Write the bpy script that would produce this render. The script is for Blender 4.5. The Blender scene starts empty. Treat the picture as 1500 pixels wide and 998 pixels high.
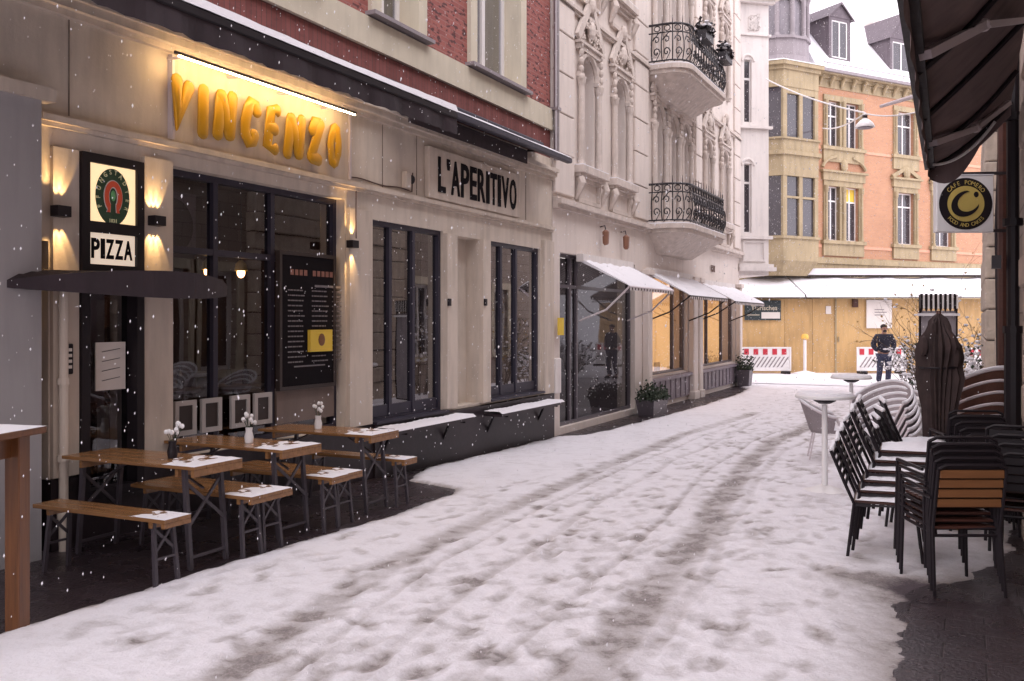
import bpy, bmesh, math, random
import numpy as np
from mathutils import Vector, Matrix, Euler
random.seed(7); rng = np.random.default_rng(11)
PI = math.pi; R = math.radians
sc = bpy.context.scene; COL = sc.collection
CX, TH, EYE, F = 6.43, R(26.28), 2.0, 1357.0      # camera distance from the left wall, yaw, height, focal length in photo pixels
sT, cT = math.sin(TH), math.cos(TH)
def g(y):                                          # the street falls gently away from the viewer
    t = min(1.0, max(0.0, (y-5.5)/8.5)); return 0.2*(1-t)
# ---- survey: turns positions measured in the photograph into metres on the left house line
def LY(px, d=0.0): a = (px-750)/F; return (CX+d)/(sT-cT*a)
def S(px, d=0.0): a = (px-750)/F; return LY(px, d)*(cT+sT*a)
def Z(px, py, d=0.0): return EYE+(470-py)*LY(px, d)/F
def W(px, Y): a = (px-750)/F; return (CX+Y*(-sT+cT*a), Y*(cT+sT*a))
def G(px, py):
    z = 0.1
    for _ in range(8):
        Y = F*(EYE-z)/(py-470); x, y = W(px, Y); z = g(y)
    return x, y
FRAME_L = ((0, 0, 0), R(90))                       # local x along the houses, local y into the wall
FRAME_C = ((CX, 0, 0), TH)
def cam2w(X, Y): return (CX+X*cT-Y*sT, X*sT+Y*cT)
# ---------------------------------------------------------------- mesh builder
class MB:
    def __init__(s): s.v = []; s.f = []
    def add(s, vs, fs):
        n = len(s.v); s.v += [tuple(v) for v in vs]; s.f += [tuple(i+n for i in f) for f in fs]; return s
    def box(s, x0, x1, y0, y1, z0, z1):
        if x0 > x1: x0, x1 = x1, x0
        if y0 > y1: y0, y1 = y1, y0
        if z0 > z1: z0, z1 = z1, z0
        return s.add([(x0,y0,z0),(x1,y0,z0),(x1,y1,z0),(x0,y1,z0),(x0,y0,z1),(x1,y0,z1),(x1,y1,z1),(x0,y1,z1)],
              [(0,3,2,1),(4,5,6,7),(0,1,5,4),(1,2,6,5),(2,3,7,6),(3,0,4,7)])
    def rbox(s, x0, x1, y0, y1, z0, z1, r=0.01):   # box with chamfered edges
        b = bmesh.new(); bmesh.ops.create_cube(b, size=1)
        for v in b.verts: v.co = Vector(((x0+x1)/2+v.co.x*abs(x1-x0), (y0+y1)/2+v.co.y*abs(y1-y0), (z0+z1)/2+v.co.z*abs(z1-z0)))
        bmesh.ops.bevel(b, geom=b.edges[:], offset=r, segments=1, affect='EDGES')
        b.verts.index_update(); s.add([v.co for v in b.verts], [[v.index for v in f.verts] for f in b.faces]); b.free(); return s
    def bar(s, p, q, w, h, up=(0,0,1)):
        p = Vector(p); q = Vector(q); t = (q-p).normalized(); u = Vector(up)
        if abs(t.dot(u)) > .98: u = Vector((1,0,0))
        a = t.cross(u).normalized()*w/2; b = a.cross(t).normalized()*h/2
        vs = [p-a-b, p+a-b, p+a+b, p-a+b, q-a-b, q+a-b, q+a+b, q-a+b]
        return s.add(vs, [(0,1,2,3),(7,6,5,4),(0,4,5,1),(1,5,6,2),(2,6,7,3),(3,7,4,0)])
    def tube(s, pts, r, n=6, closed=False, flat=None):
        pts = [Vector(p) for p in pts]; m = len(pts); rs = r if isinstance(r, (list, tuple)) else [r]*m
        n0 = len(s.v); prev = None
        for i, p in enumerate(pts):
            if closed: t = pts[(i+1) % m]-pts[i-1]
            else: t = pts[min(i+1, m-1)]-pts[max(i-1, 0)]
            if t.length < 1e-9: t = Vector((0,0,1))
            t.normalize()
            if prev is None:
                u = Vector((0,0,1)) if abs(t.z) < .9 else Vector((0,1,0))
                a = t.cross(u).normalized()
            else:
                a = prev-t*prev.dot(t)
                a = a.normalized() if a.length > 1e-6 else t.cross(Vector((0,1,0))).normalized()
            prev = a; b = t.cross(a)
            for k in range(n):
                th = 2*PI*k/n; v = p+(a*math.cos(th)+b*math.sin(th))*rs[i]
                if flat: v.y = p.y+(v.y-p.y)*flat
                s.v.append(tuple(v))
        for i in range(m if closed else m-1):
            for k in range(n):
                a0 = n0+i*n+k; a1 = n0+i*n+(k+1) % n; j = (i+1) % m
                s.f.append((a0, a1, n0+j*n+(k+1) % n, n0+j*n+k))
        if not closed:
            s.f.append(tuple(n0+k for k in range(n))[::-1]); s.f.append(tuple(n0+(m-1)*n+k for k in range(n)))
        return s
    def stroke(s, pts, r, n=10, flat=.6, closed=False):   # rounded brush stroke (ends close to a dome)
        pts = [Vector(p) for p in pts]
        if closed: return s.tube(pts, r, n, True, flat)
        t0 = (pts[0]-pts[1]).normalized(); t1 = (pts[-1]-pts[-2]).normalized()
        P = [pts[0]+t0*r*.75, pts[0]+t0*r*.5]+pts+[pts[-1]+t1*r*.5, pts[-1]+t1*r*.75]
        rr = [r*.25, r*.75]+[r]*len(pts)+[r*.75, r*.25]
        return s.tube(P, rr, n, False, flat)
    def lathe(s, prof, c=(0,0,0), n=16, wob=None):
        n0 = len(s.v); c = Vector(c)
        for j, (r, z) in enumerate(prof):
            for k in range(n):
                th = 2*PI*k/n; q = r*(wob(j, k, n) if wob else 1)
                s.v.append((c.x+q*math.cos(th), c.y+q*math.sin(th), c.z+z))
        for j in range(len(prof)-1):
            for k in range(n):
                s.f.append((n0+j*n+k, n0+j*n+(k+1) % n, n0+(j+1)*n+(k+1) % n, n0+(j+1)*n+k))
        s.f.append(tuple(n0+k for k in range(n))[::-1]); s.f.append(tuple(n0+(len(prof)-1)*n+k for k in range(n)))
        return s
    def prism(s, poly, y0, y1):                    # outline in (x, z) with thickness along y
        n = len(poly); s0 = len(s.v)
        s.v += [(x, y0, z) for x, z in poly]+[(x, y1, z) for x, z in poly]
        s.f.append(tuple(s0+i for i in range(n))); s.f.append(tuple(s0+n+i for i in range(n))[::-1])
        for i in range(n): j = (i+1) % n; s.f.append((s0+i, s0+n+i, s0+n+j, s0+j))
        return s
    def plan(s, poly, z0, z1, top=None):           # outline in (x, y) with height
        n = len(poly); s0 = len(s.v); tp = top or poly
        s.v += [(x, y, z0) for x, y in poly]+[(x, y, z1) for x, y in tp]
        s.f.append(tuple(s0+i for i in range(n))[::-1]); s.f.append(tuple(s0+n+i for i in range(n)))
        for i in range(n): j = (i+1) % n; s.f.append((s0+i, s0+j, s0+n+j, s0+n+i))
        return s
    def ell(s, c, r, n=8, m=5):
        c = Vector(c); n0 = len(s.v)
        for j in range(1, m):
            ph = PI*j/m
            for k in range(n):
                th = 2*PI*k/n; s.v.append((c.x+r[0]*math.sin(ph)*math.cos(th), c.y+r[1]*math.sin(ph)*math.sin(th), c.z+r[2]*math.cos(ph)))
        s.v.append((c.x, c.y, c.z+r[2])); s.v.append((c.x, c.y, c.z-r[2])); T = len(s.v)-2; B = T+1
        for j in range(m-2):
            for k in range(n): s.f.append((n0+j*n+k, n0+(j+1)*n+k, n0+(j+1)*n+(k+1) % n, n0+j*n+(k+1) % n))
        for k in range(n):
            s.f.append((T, n0+k, n0+(k+1) % n)); s.f.append((B, n0+(m-2)*n+(k+1) % n, n0+(m-2)*n+k))
        return s
    def wall(s, s0, s1, z0, z1, d0, d1, ops=()):   # wall with real openings
        xs = sorted({s0, s1}|{min(max(v, s0), s1) for o in ops for v in o[:2]}); zs = sorted({z0, z1}|{min(max(v, z0), z1) for o in ops for v in o[2:4]})
        sol = {}
        for i in range(len(xs)-1):
            for j in range(len(zs)-1):
                cx, cz = (xs[i]+xs[i+1])/2, (zs[j]+zs[j+1])/2
                sol[i, j] = not any(o[0] < cx < o[1] and o[2] < cz < o[3] for o in ops)
        for (i, j), ok in sol.items():
            if not ok: continue
            a, b, c, d = xs[i], xs[i+1], zs[j], zs[j+1]
            s.add([(a,d0,c),(b,d0,c),(b,d0,d),(a,d0,d)], [(0,1,2,3)]); s.add([(a,d1,c),(b,d1,c),(b,d1,d),(a,d1,d)], [(3,2,1,0)])
            if not sol.get((i-1, j)): s.add([(a,d0,c),(a,d1,c),(a,d1,d),(a,d0,d)], [(3,2,1,0)])
            if not sol.get((i+1, j)): s.add([(b,d0,c),(b,d1,c),(b,d1,d),(b,d0,d)], [(0,1,2,3)])
            if not sol.get((i, j-1)): s.add([(a,d0,c),(b,d0,c),(b,d1,c),(a,d1,c)], [(3,2,1,0)])
            if not sol.get((i, j+1)): s.add([(a,d0,d),(b,d0,d),(b,d1,d),(a,d1,d)], [(0,1,2,3)])
        return s
    def ring(s, s0, s1, z0, z1, w, d0, d1, wb=None, wt=None):   # rectangular frame: butted members
        wb = w if wb is None else wb; wt = w if wt is None else wt
        s.box(s0, s0+w, d0, d1, z0, z1); s.box(s1-w, s1, d0, d1, z0, z1)
        s.box(s0+w, s1-w, d0, d1, z0, z0+wb); s.box(s0+w, s1-w, d0, d1, z1-wt, z1); return s
    def text(s, body, size, o, ext=.004, off=0., sx=1., rot=0., center=True, yscale=1.):
        cu = bpy.data.curves.new('t', 'FONT'); cu.body = body; cu.size = size; cu.extrude = ext; cu.offset = off
        cu.align_x = 'CENTER' if center else 'LEFT'; cu.resolution_u = 3
        ob = bpy.data.objects.new('t', cu); COL.objects.link(ob); bpy.context.view_layer.update()
        me = bpy.data.meshes.new_from_object(ob.evaluated_get(bpy.context.evaluated_depsgraph_get()))
        c, n_ = math.cos(rot), math.sin(rot); vs = []
        for v in me.vertices:
            x, y = v.co.x*sx, v.co.y*yscale; vs.append((o[0]+x*c-y*n_, o[1]-v.co.z, o[2]+x*n_+y*c))
        s.add(vs, [tuple(p.vertices) for p in me.polygons])
        bpy.data.objects.remove(ob); bpy.data.curves.remove(cu); bpy.data.meshes.remove(me); return s
    def xf(s, M, n0=0):
        s.v[n0:] = [tuple(M @ Vector(v)) for v in s.v[n0:]]; return s
    def fit(s, body, x0, x1, z0, z1, d, ext, off, wt, gap=.06):   # letters stretched to fill their slots
        tot = sum(wt)+gap*(len(body)-1); u = (x1-x0)/tot; x = x0
        for ch, w in zip(body, wt):
            q = MB(); q.text(ch, 1, (0,0,0), ext, off); xs = [v[0] for v in q.v]; zs = [v[2] for v in q.v]; lo, hi = min(xs), max(xs); zl, zh = min(zs), max(zs)
            za = z0 if ch != "'" else z1-(z1-z0)*.32
            q.v = [(x+(v[0]-lo)/(hi-lo)*w*u, d+v[1], za+(v[2]-zl)/(zh-zl)*(z1-za)) for v in q.v]; s.add(q.v, q.f); x += (w+gap)*u
        return s
    def mesh(s, name, m, smooth=False):
        me = bpy.data.meshes.new(name); me.from_pydata(s.v, [], s.f); me.update()
        if smooth:
            me.polygons.foreach_set('use_smooth', [True]*len(me.polygons))
            if smooth != 2:
                try: me.set_sharp_from_angle(angle=R(35))
                except Exception: pass
        if m: me.materials.append(m)
        return me
    def clusters(s, gap=.015):
        par = list(range(len(s.v)))
        def fd(a):
            while par[a] != a: par[a] = par[par[a]]; a = par[a]
            return a
        for f in s.f:
            r0 = fd(f[0])
            for i in f[1:]: par[fd(i)] = r0
        isl = {}
        for i in range(len(s.v)): isl.setdefault(fd(i), []).append(i)
        keys = list(isl); P = np.array(s.v); bb = [(P[isl[k]].min(0)-gap, P[isl[k]].max(0)+gap) for k in keys]; p2 = list(range(len(keys)))
        def f2(a):
            while p2[a] != a: a = p2[a]
            return a
        for i in range(len(keys)):
            for j in range(i):
                if (bb[i][0] <= bb[j][1]).all() and (bb[j][0] <= bb[i][1]).all(): p2[f2(i)] = f2(j)
        own = {}
        for n, k in enumerate(keys):
            for i in isl[k]: own[i] = f2(n)
        out = {}
        for f in s.f: out.setdefault(own[f[0]], []).append(f)
        res = []
        for fs in out.values():
            mb = MB(); ix = {}
            for f in fs:
                for i in f:
                    if i not in ix: ix[i] = len(ix)
            mb.v = [s.v[i] for i in ix]; mb.f = [tuple(ix[i] for i in f) for f in fs]; res.append(mb)
        return res
    def build(s, name, m, parent=None, smooth=False, label=None):
        if name in SPLIT and parent is not None and len(s.v) < 20000:
            cl = s.clusters()
            if 1 < len(cl) <= 100:
                os_ = [q.build(name+'\0', m, parent, smooth, label) for q in cl]
                return os_[0]
        name = name.strip('\0')
        o = bpy.data.objects.new(name, s.mesh(name, m, smooth)); COL.objects.link(o)
        if parent is not None: o.parent = parent
        if label: o['label'] = label
        return o
    def solo(s, name, m, label, cat, frame=None, group=None, smooth=False, kind=None):
        o = s.build(name, m, None, smooth); tag(o, label, cat, group, kind)
        if frame: o.location = frame[0]; o.rotation_euler = (0, 0, frame[1])
        ROOTS.append(o); return o
ROOTS = []
SPLIT = {'pilaster','rusticated_pilaster','cornice','rafter','folding_arm','bracket','edge_strip','arm','cross_batten','shelf','frame_bar','batten','foot','red_block','hanger','side_wall','back_wall','rear_wall','brick_moulding','goods','plant_snow','curtain','yellow_blind','stem','lettering_','dark_stripe','button','chimney','gutter','face_features','shoes','picture','stud','string_course','slats','snow_guard_','bay_pane','brace','snow','cloth_fold','seam_strip'}
def tag(o, label=None, cat=None, group=None, kind=None):
    if label: o['label'] = label
    if cat: o['category'] = cat
    if group: o['group'] = group
    if kind: o['kind'] = kind
    return o
def thing(name, label, cat, frame=((0,0,0),0), group=None):
    o = bpy.data.objects.new(name, None); COL.objects.link(o); o.location = frame[0]; o.rotation_euler = (0, 0, frame[1])
    o.empty_display_size = .2; ROOTS.append(o); return tag(o, label, cat, group)
def structure(name, mb, m, smooth=False, frame=None):
    o = mb.build(name, m, None, smooth); o['kind'] = 'structure'
    if frame: o.location = frame[0]; o.rotation_euler = (0, 0, frame[1])
    return o
def kids(o): return [c for c in bpy.data.objects if c.parent is o]
def copy_tree(o, loc, rot, label=None, group=None, parent=None, skip=()):
    c = o.copy(); COL.objects.link(c); c.parent = parent
    if parent is None: c.location = loc; c.rotation_euler = rot if isinstance(rot, (tuple, list)) else (0, 0, rot); ROOTS.append(c)
    if label: c['label'] = label
    if group: c['group'] = group
    for ch in kids(o):
        if ch.name.split('.')[0] in skip: continue
        copy_tree(ch, None, None, parent=c)
    return c
def rebase_all():
    bpy.context.view_layer.update()
    for o in ROOTS:
        obs = []
        def walk(q):
            if q.type == 'MESH' and len(q.data.vertices): obs.append(q)
            for c in kids(q): walk(c)
        walk(o)
        if not obs: continue
        Mi = o.matrix_world.inverted(); lo = Vector((1e9,)*3); hi = -lo
        for q in obs:
            for b in q.bound_box:
                p = Mi @ (q.matrix_world @ Vector(b)); lo = Vector(map(min, lo, p)); hi = Vector(map(max, hi, p))
        c = Vector(((lo.x+hi.x)/2, (lo.y+hi.y)/2, lo.z))
        if c.length < .15 or (o.type == 'MESH' and o.data.users > 1): continue
        if o.type == 'MESH': o.data.transform(Matrix.Translation(-c))
        for q in kids(o): q.location = q.location-c
        o.location = o.matrix_world @ c
# ---------------------------------------------------------------- materials
MATS = {}
def nt(name):
    m = bpy.data.materials.new(name); m.use_nodes = True; t = m.node_tree; b = t.nodes['Principled BSDF']; return m, t, b
def N(t, k, **kw):
    n = t.nodes.new(k)
    for a, v in kw.items():
        if a in n.inputs.keys() if hasattr(n.inputs, 'keys') else False: n.inputs[a].default_value = v
        else: setattr(n, a, v)
    return n
def coords(t, scale=(1,1,1), swap=False):
    tc = t.nodes.new('ShaderNodeTexCoord'); mp = t.nodes.new('ShaderNodeMapping'); mp.inputs['Scale'].default_value = scale
    t.links.new(tc.outputs['Object'], mp.inputs['Vector'])
    if swap: mp.inputs['Rotation'].default_value = (R(90), 0, 0)
    return mp.outputs['Vector']
def noise(t, vec, scale, detail=4, rough=.55):
    n = t.nodes.new('ShaderNodeTexNoise'); n.inputs['Scale'].default_value = scale; n.inputs['Detail'].default_value = detail; n.inputs['Roughness'].default_value = rough
    t.links.new(vec, n.inputs['Vector']); return n.outputs['Fac']
def ramp(t, fac, a, b, ca, cb):
    r = t.nodes.new('ShaderNodeValToRGB'); e = r.color_ramp.elements; e[0].position = a; e[1].position = b
    e[0].color = (*ca, 1) if len(ca) == 3 else ca; e[1].color = (*cb, 1) if len(cb) == 3 else cb
    t.links.new(fac, r.inputs['Fac']); return r.outputs['Color']
def mixc(t, fac, a, b, mode='MIX'):
    m = t.nodes.new('ShaderNodeMix'); m.data_type = 'RGBA'; m.blend_type = mode
    for s_, v in ((0, fac), (6, a), (7, b)):
        if hasattr(v, 'is_output') or hasattr(v, 'links'): t.links.new(v, m.inputs[s_])
        else: m.inputs[s_].default_value = v if s_ == 0 else (*v, 1)
    return m.outputs[2]
def bump(t, b, h, strength=.3, dist=.01):
    n = t.nodes.new('ShaderNodeBump'); n.inputs['Strength'].default_value = strength; n.inputs['Distance'].default_value = dist
    t.links.new(h, n.inputs['Height']); t.links.new(n.outputs['Normal'], b.inputs['Normal'])
def mat(name, col, rough=.6, var=.15, scale=3., streak=0., bmp=.2, metal=0., bscale=60., spec=.5, bdist=.004):
    m, t, b = nt(name); v = coords(t)
    c = mixc(t, noise(t, v, scale, 6), tuple(x*(1-var) for x in col), tuple(min(1, x*(1+var)) for x in col))
    if streak:
        v2 = coords(t, (6, 6, .9)); c = mixc(t, ramp(t, noise(t, v2, 1.2, 5), .45, .75, (0,0,0), (streak,)*3), c, tuple(x*.45 for x in col))
    t.links.new(c, b.inputs['Base Color']); b.inputs['Metallic'].default_value = metal; b.inputs['Specular IOR Level'].default_value = spec
    rr = t.nodes.new('ShaderNodeMapRange'); rr.inputs[3].default_value = max(.03, rough-.1); rr.inputs[4].default_value = min(1, rough+.1)
    t.links.new(noise(t, v, scale*4, 3), rr.inputs[0]); t.links.new(rr.outputs[0], b.inputs['Roughness'])
    if bmp: bump(t, b, noise(t, v, bscale, 5), bmp, bdist)
    MATS[name] = m; return m
def wood(name, col, dark, rough=.45, axis=0, spec=.5):
    m, t, b = nt(name); sc_ = [14, 14, 14]; sc_[axis] = .9
    v = coords(t, tuple(sc_)); f = noise(t, v, 2.2, 8, .65)
    c = ramp(t, f, .3, .68, dark, col); c = mixc(t, noise(t, coords(t), 2.5, 3), c, tuple(x*.65 for x in col), 'MIX'); 
    t.links.new(c, b.inputs['Base Color']); b.inputs['Roughness'].default_value = rough; b.inputs['Specular IOR Level'].default_value = spec
    bump(t, b, f, .25, .003); MATS[name] = m; return m
def emit(name, col, st):
    m, t, b = nt(name); b.inputs['Base Color'].default_value = (*col, 1); b.inputs['Emission Color'].default_value = (*col, 1); b.inputs['Emission Strength'].default_value = st
    MATS[name] = m; return m
def glass(name, tint=(.75,.75,.78), refl=1.0, ripple=.0):
    m = bpy.data.materials.new(name); m.use_nodes = True; t = m.node_tree; t.nodes.clear()
    o = t.nodes.new('ShaderNodeOutputMaterial'); mx = t.nodes.new('ShaderNodeMixShader'); gl = t.nodes.new('ShaderNodeBsdfGlossy'); tr = t.nodes.new('ShaderNodeBsdfTransparent')
    fr = t.nodes.new('ShaderNodeFresnel'); fr.inputs['IOR'].default_value = 1.6
    mt = t.nodes.new('ShaderNodeMath'); mt.operation = 'MULTIPLY'; mt.inputs[1].default_value = 1.6*refl; mt.use_clamp = True
    gl.inputs['Roughness'].default_value = .015; gl.inputs['Color'].default_value = (.9,.9,.92,1); tr.inputs['Color'].default_value = (*tint, 1)
    bm_ = t.nodes.new('ShaderNodeBump'); bm_.inputs['Strength'].default_value = .06; bm_.inputs['Distance'].default_value = .02
    t.links.new(noise(t, coords(t), 1.3, 1), bm_.inputs['Height']); t.links.new(bm_.outputs[0], gl.inputs['Normal'])
    ge = t.nodes.new('ShaderNodeNewGeometry'); nb = t.nodes.new('ShaderNodeMath'); nb.operation = 'SUBTRACT'; nb.inputs[0].default_value = 1; t.links.new(ge.outputs['Backfacing'], nb.inputs[1]); m2 = t.nodes.new('ShaderNodeMath'); m2.operation = 'MULTIPLY'; t.links.new(fr.outputs[0], m2.inputs[0]); t.links.new(nb.outputs[0], m2.inputs[1]); t.links.new(m2.outputs[0], mt.inputs[0]); t.links.new(mt.outputs[0], mx.inputs[0]); t.links.new(tr.outputs[0], mx.inputs[1]); t.links.new(gl.outputs[0], mx.inputs[2]); t.links.new(mx.outputs[0], o.inputs[0])
    MATS[name] = m; return m
def brick(name, c1, c2, mortar, bw=.25, bh=.071, ms=.012, fleck=.5, bmp=.5, rough=.85):
    m, t, b = nt(name); v = coords(t, (1,1,1)); 
    sep = t.nodes.new('ShaderNodeSeparateXYZ'); cmb = t.nodes.new('ShaderNodeCombineXYZ'); t.links.new(v, sep.inputs[0])
    t.links.new(sep.outputs['X'], cmb.inputs['X']); t.links.new(sep.outputs['Z'], cmb.inputs['Y'])
    br = t.nodes.new('ShaderNodeTexBrick'); br.inputs['Scale'].default_value = 1; br.inputs['Brick Width'].default_value = bw; br.inputs['Row Height'].default_value = bh
    br.inputs['Mortar Size'].default_value = ms/2; br.inputs['Mortar Smooth'].default_value = .3; br.inputs['Bias'].default_value = -.1
    br.inputs['Color1'].default_value = (*c1, 1); br.inputs['Color2'].default_value = (*c2, 1); br.inputs['Mortar'].default_value = (*mortar, 1)
    t.links.new(cmb.outputs[0], br.inputs['Vector'])
    c = mixc(t, ramp(t, noise(t, coords(t, (4.2, 4.2, 11)), 1.6, 2), .55, .62, (0,0,0), (fleck,)*3), br.outputs['Color'], (.03,.015,.02))
    c = mixc(t, noise(t, v, 1.4, 5), c, mixc(t, .5, c, (c2[0]*.5, c2[1]*.5, c2[2]*.5)))
    t.links.new(c, b.inputs['Base Color']); b.inputs['Roughness'].default_value = rough
    inv = t.nodes.new('ShaderNodeMath'); inv.operation = 'SUBTRACT'; inv.inputs[0].default_value = 1; t.links.new(br.outputs['Fac'], inv.inputs[1])
    bump(t, b, inv.outputs[0], bmp, .006); MATS[name] = m; return m
def stripes(name, c1, c2, period, axis='X', rough=.8, duty=.5):
    m, t, b = nt(name); tc = t.nodes.new('ShaderNodeTexCoord'); sp = t.nodes.new('ShaderNodeSeparateXYZ'); t.links.new(tc.outputs['Object'], sp.inputs[0])
    a = t.nodes.new('ShaderNodeMath'); a.operation = 'DIVIDE'; a.inputs[1].default_value = period; t.links.new(sp.outputs[axis], a.inputs[0])
    f = t.nodes.new('ShaderNodeMath'); f.operation = 'FRACT'; t.links.new(a.outputs[0], f.inputs[0])
    gt = t.nodes.new('ShaderNodeMath'); gt.operation = 'GREATER_THAN'; gt.inputs[1].default_value = duty; t.links.new(f.outputs[0], gt.inputs[0])
    t.links.new(mixc(t, gt.outputs[0], c1, c2), b.inputs['Base Color']); b.inputs['Roughness'].default_value = rough; MATS[name] = m; return m
M_cream = mat('cream_render', (.61,.53,.455), .8, .2, 2.8, .35, .35, bscale=35)
M_cream2 = mat('cream_trim', (.60,.515,.44), .75, .13, 2.5, .45, .3, bscale=35)
M_sand = mat('sandstone_trim', (.60,.54,.43), .8, .12, 3, .25, .3)
M_brick = brick('red_brick', (.40,.13,.11), (.30,.09,.08), (.38,.20,.18), fleck=.85)
M_soldier = brick('red_brick_upright', (.27,.085,.075), (.18,.05,.045), (.12,.06,.055), bw=.075, bh=.25, fleck=.2)
M_ink = mat('matt_black_lettering', (.012,.010,.012), .9, .2, 5, 0, 0, spec=.1)
M_granite = mat('dark_wet_granite', (.026,.018,.022), .4, .5, 25, .2, .1, spec=.35)
M_black = mat('black_paint', (.014,.010,.013), .5, .2, 5, 0, .05, spec=.3)
M_bluegrey = mat('blue_grey_paint', (.032,.028,.045), .45, .2, 5, .3, .05, spec=.35)
M_fabric = mat('dark_awning_fabric', (.030,.019,.024), .85, .45, 3, .6, .4, bscale=200)
M_white = mat('white_plaster', (.70,.62,.57), .8, .07, 1.2, .22, .25)
M_white2 = mat('white_plaster_bright', (.74,.69,.665), .8, .08, 1.2, .3, .2)
M_orn = mat('grey_white_stone_ornament', (.60,.52,.47), .85, .2, 9, .45, .4)
M_iron = mat('wrought_iron', (.018,.014,.018), .5, .2, 10, 0, .1)
M_winwhite = mat('white_window_paint', (.75,.72,.72), .4, .05, 4, .1, 0)
M_ochre = mat('ochre_sandstone', (.38,.30,.185), .85, .22, 2, .55, .35)
M_orange = brick('orange_brick', (.54,.29,.17), (.47,.245,.15), (.54,.32,.21), fleck=.08, bmp=.15)
M_slate = mat('grey_slate', (.13,.105,.12), .7, .25, 5, .3, .4, bscale=20)
M_lead = mat('grey_lead_turret', (.27,.235,.25), .6, .15, 4, .3, .2)
M_ply = mat('plywood_hoarding', (.60,.39,.175), .7, .2, 1.3, .35, .1)
M_ply2 = mat('weathered_plywood_sheet', (.55,.355,.16), .75, .22, 1.1, .5, .1)
M_darkglass = mat('dark_window_glass', (.05,.045,.055), .08, .5, 1.0, 0, 0, spec=.9)
M_curtain = mat('net_curtain', (.30,.275,.30), .9, .25, 8, .5, .1)
M_steel = mat('grey_metal', (.30,.27,.28), .4, .2, 10, 0, .05, metal=.6)
M_legs = mat('dark_green_grey_steel_legs', (.06,.05,.06), .4, .2, 10, 0, .05)
M_room = mat('dark_brown_room_wall', (.075,.035,.03), .8, .5, 2, .3, .1)
M_roomf = mat('dark_room_floor', (.03,.02,.018), .4, .3, 4, 0, .1)
M_paper = mat('white_paper', (.75,.70,.66), .8, .05, 5, 0, .05)
M_gold = mat('gold_paint', (.55,.42,.12), .45, .2, 6, 0, .05)
M_yellow = mat('yellow_paper', (.75,.52,.06), .7, .1, 6, 0, .05)
M_letter = mat('yellow_plastic_letters', (.50,.265,.005), .45, .08, 5, 0, .04)
M_lamp = mat('white_enamel', (.8,.78,.78), .4, .05, 5, 0, 0)
M_stone = mat('rough_stone_block', (.46,.37,.31), .9, .4, 4, .5, .9, bscale=9, bdist=.03)
M_stone2 = mat('mottled_pale_stone', (.50,.42,.35), .9, .35, 7, .4, .9, bscale=14, bdist=.02)
M_brownfab = mat('brown_awning_fabric', (.17,.12,.118), .85, .4, 2.5, .6, .3, bscale=150)
M_alu = mat('grey_aluminium_arm', (.62,.55,.57), .45, .1, 10, 0, .05)
M_wick = mat('grey_wicker', (.30,.26,.27), .75, .25, 40, 0, .9, bscale=90, bdist=.008)
M_brownw = mat('brown_red_wicker', (.16,.07,.05), .75, .35, 30, 0, .9, bscale=80, bdist=.008)
M_parasol = mat('dark_parasol_cloth', (.045,.027,.026), .9, .6, 12, .5, .5, bscale=90)
M_red = mat('red_plastic', (.50,.03,.05), .45, .1, 6, 0, .03)
M_whiteplastic = mat('white_plastic', (.80,.78,.78), .4, .05, 6, .1, .03)
M_yelplastic = mat('orange_yellow_plastic', (.85,.50,.10), .4, .05, 6, 0, .03)
M_soil = mat('twigs', (.10,.07,.05), .9, .3, 20, 0, .3)
M_leaf = mat('dark_evergreen', (.035,.05,.03), .7, .5, 15, 0, .2)
M_oleaf = mat('dry_yellow_leaf', (.45,.30,.10), .8, .3, 15, 0, .1)
M_skin = mat('skin', (.42,.24,.18), .6, .08, 20, 0, .05)
M_jacket = mat('navy_jacket', (.022,.022,.04), .7, .25, 15, 0, .3)
M_jeans = mat('blue_jeans', (.05,.055,.10), .85, .25, 20, 0, .3)
M_hair = mat('dark_hair', (.03,.02,.018), .8, .3, 60, 0, .3)
M_bench = wood('orange_bench_wood', (.36,.18,.075), (.15,.07,.03), .22, 0)
M_post = wood('wet_post_wood', (.21,.08,.027), (.05,.018,.01), .3, 2)
M_slat = wood('orange_slat_wood', (.26,.11,.042), (.12,.045,.018), .35, 0)
M_slatdk = wood('red_brown_slat_wood', (.10,.035,.025), (.04,.015,.012), .4, 0)
M_green = mat('dark_green_enamel', (.03,.075,.035), .5, .1, 8, 0, 0)
M_glass = glass('shop_glass'); M_glass2 = glass('shop_glass_reflective', (.55,.55,.6), 2.2)
M_pizza = emit('backlit_board', (1, .82, .66), .30)
M_tube = emit('lit_tube', (1, .66, .30), 72); M_signlit = emit('backlit_sign', (1, .74, .42), .52); M_bulb = emit('warm_bulb', (1, .55, .2), 12)
M_lampglow = emit('lamp_glow', (1, .7, .35), 9); M_shopglow = emit('lit_shop_wall', (1, .68, .32), .42)
def snow_mat(name, col=(.80,.785,.82), bs=30., bst=.5):
    m, t, b = nt(name); v = coords(t); c = mixc(t, noise(t, v, 2.5, 6), tuple(x*.93 for x in col), col)
    t.links.new(c, b.inputs['Base Color']); b.inputs['Roughness'].default_value = .75; b.inputs['Specular IOR Level'].default_value = .25
    bump(t, b, noise(t, v, bs, 7, .6), bst, .02); MATS[name] = m; return m
M_snow = snow_mat('snow')
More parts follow.
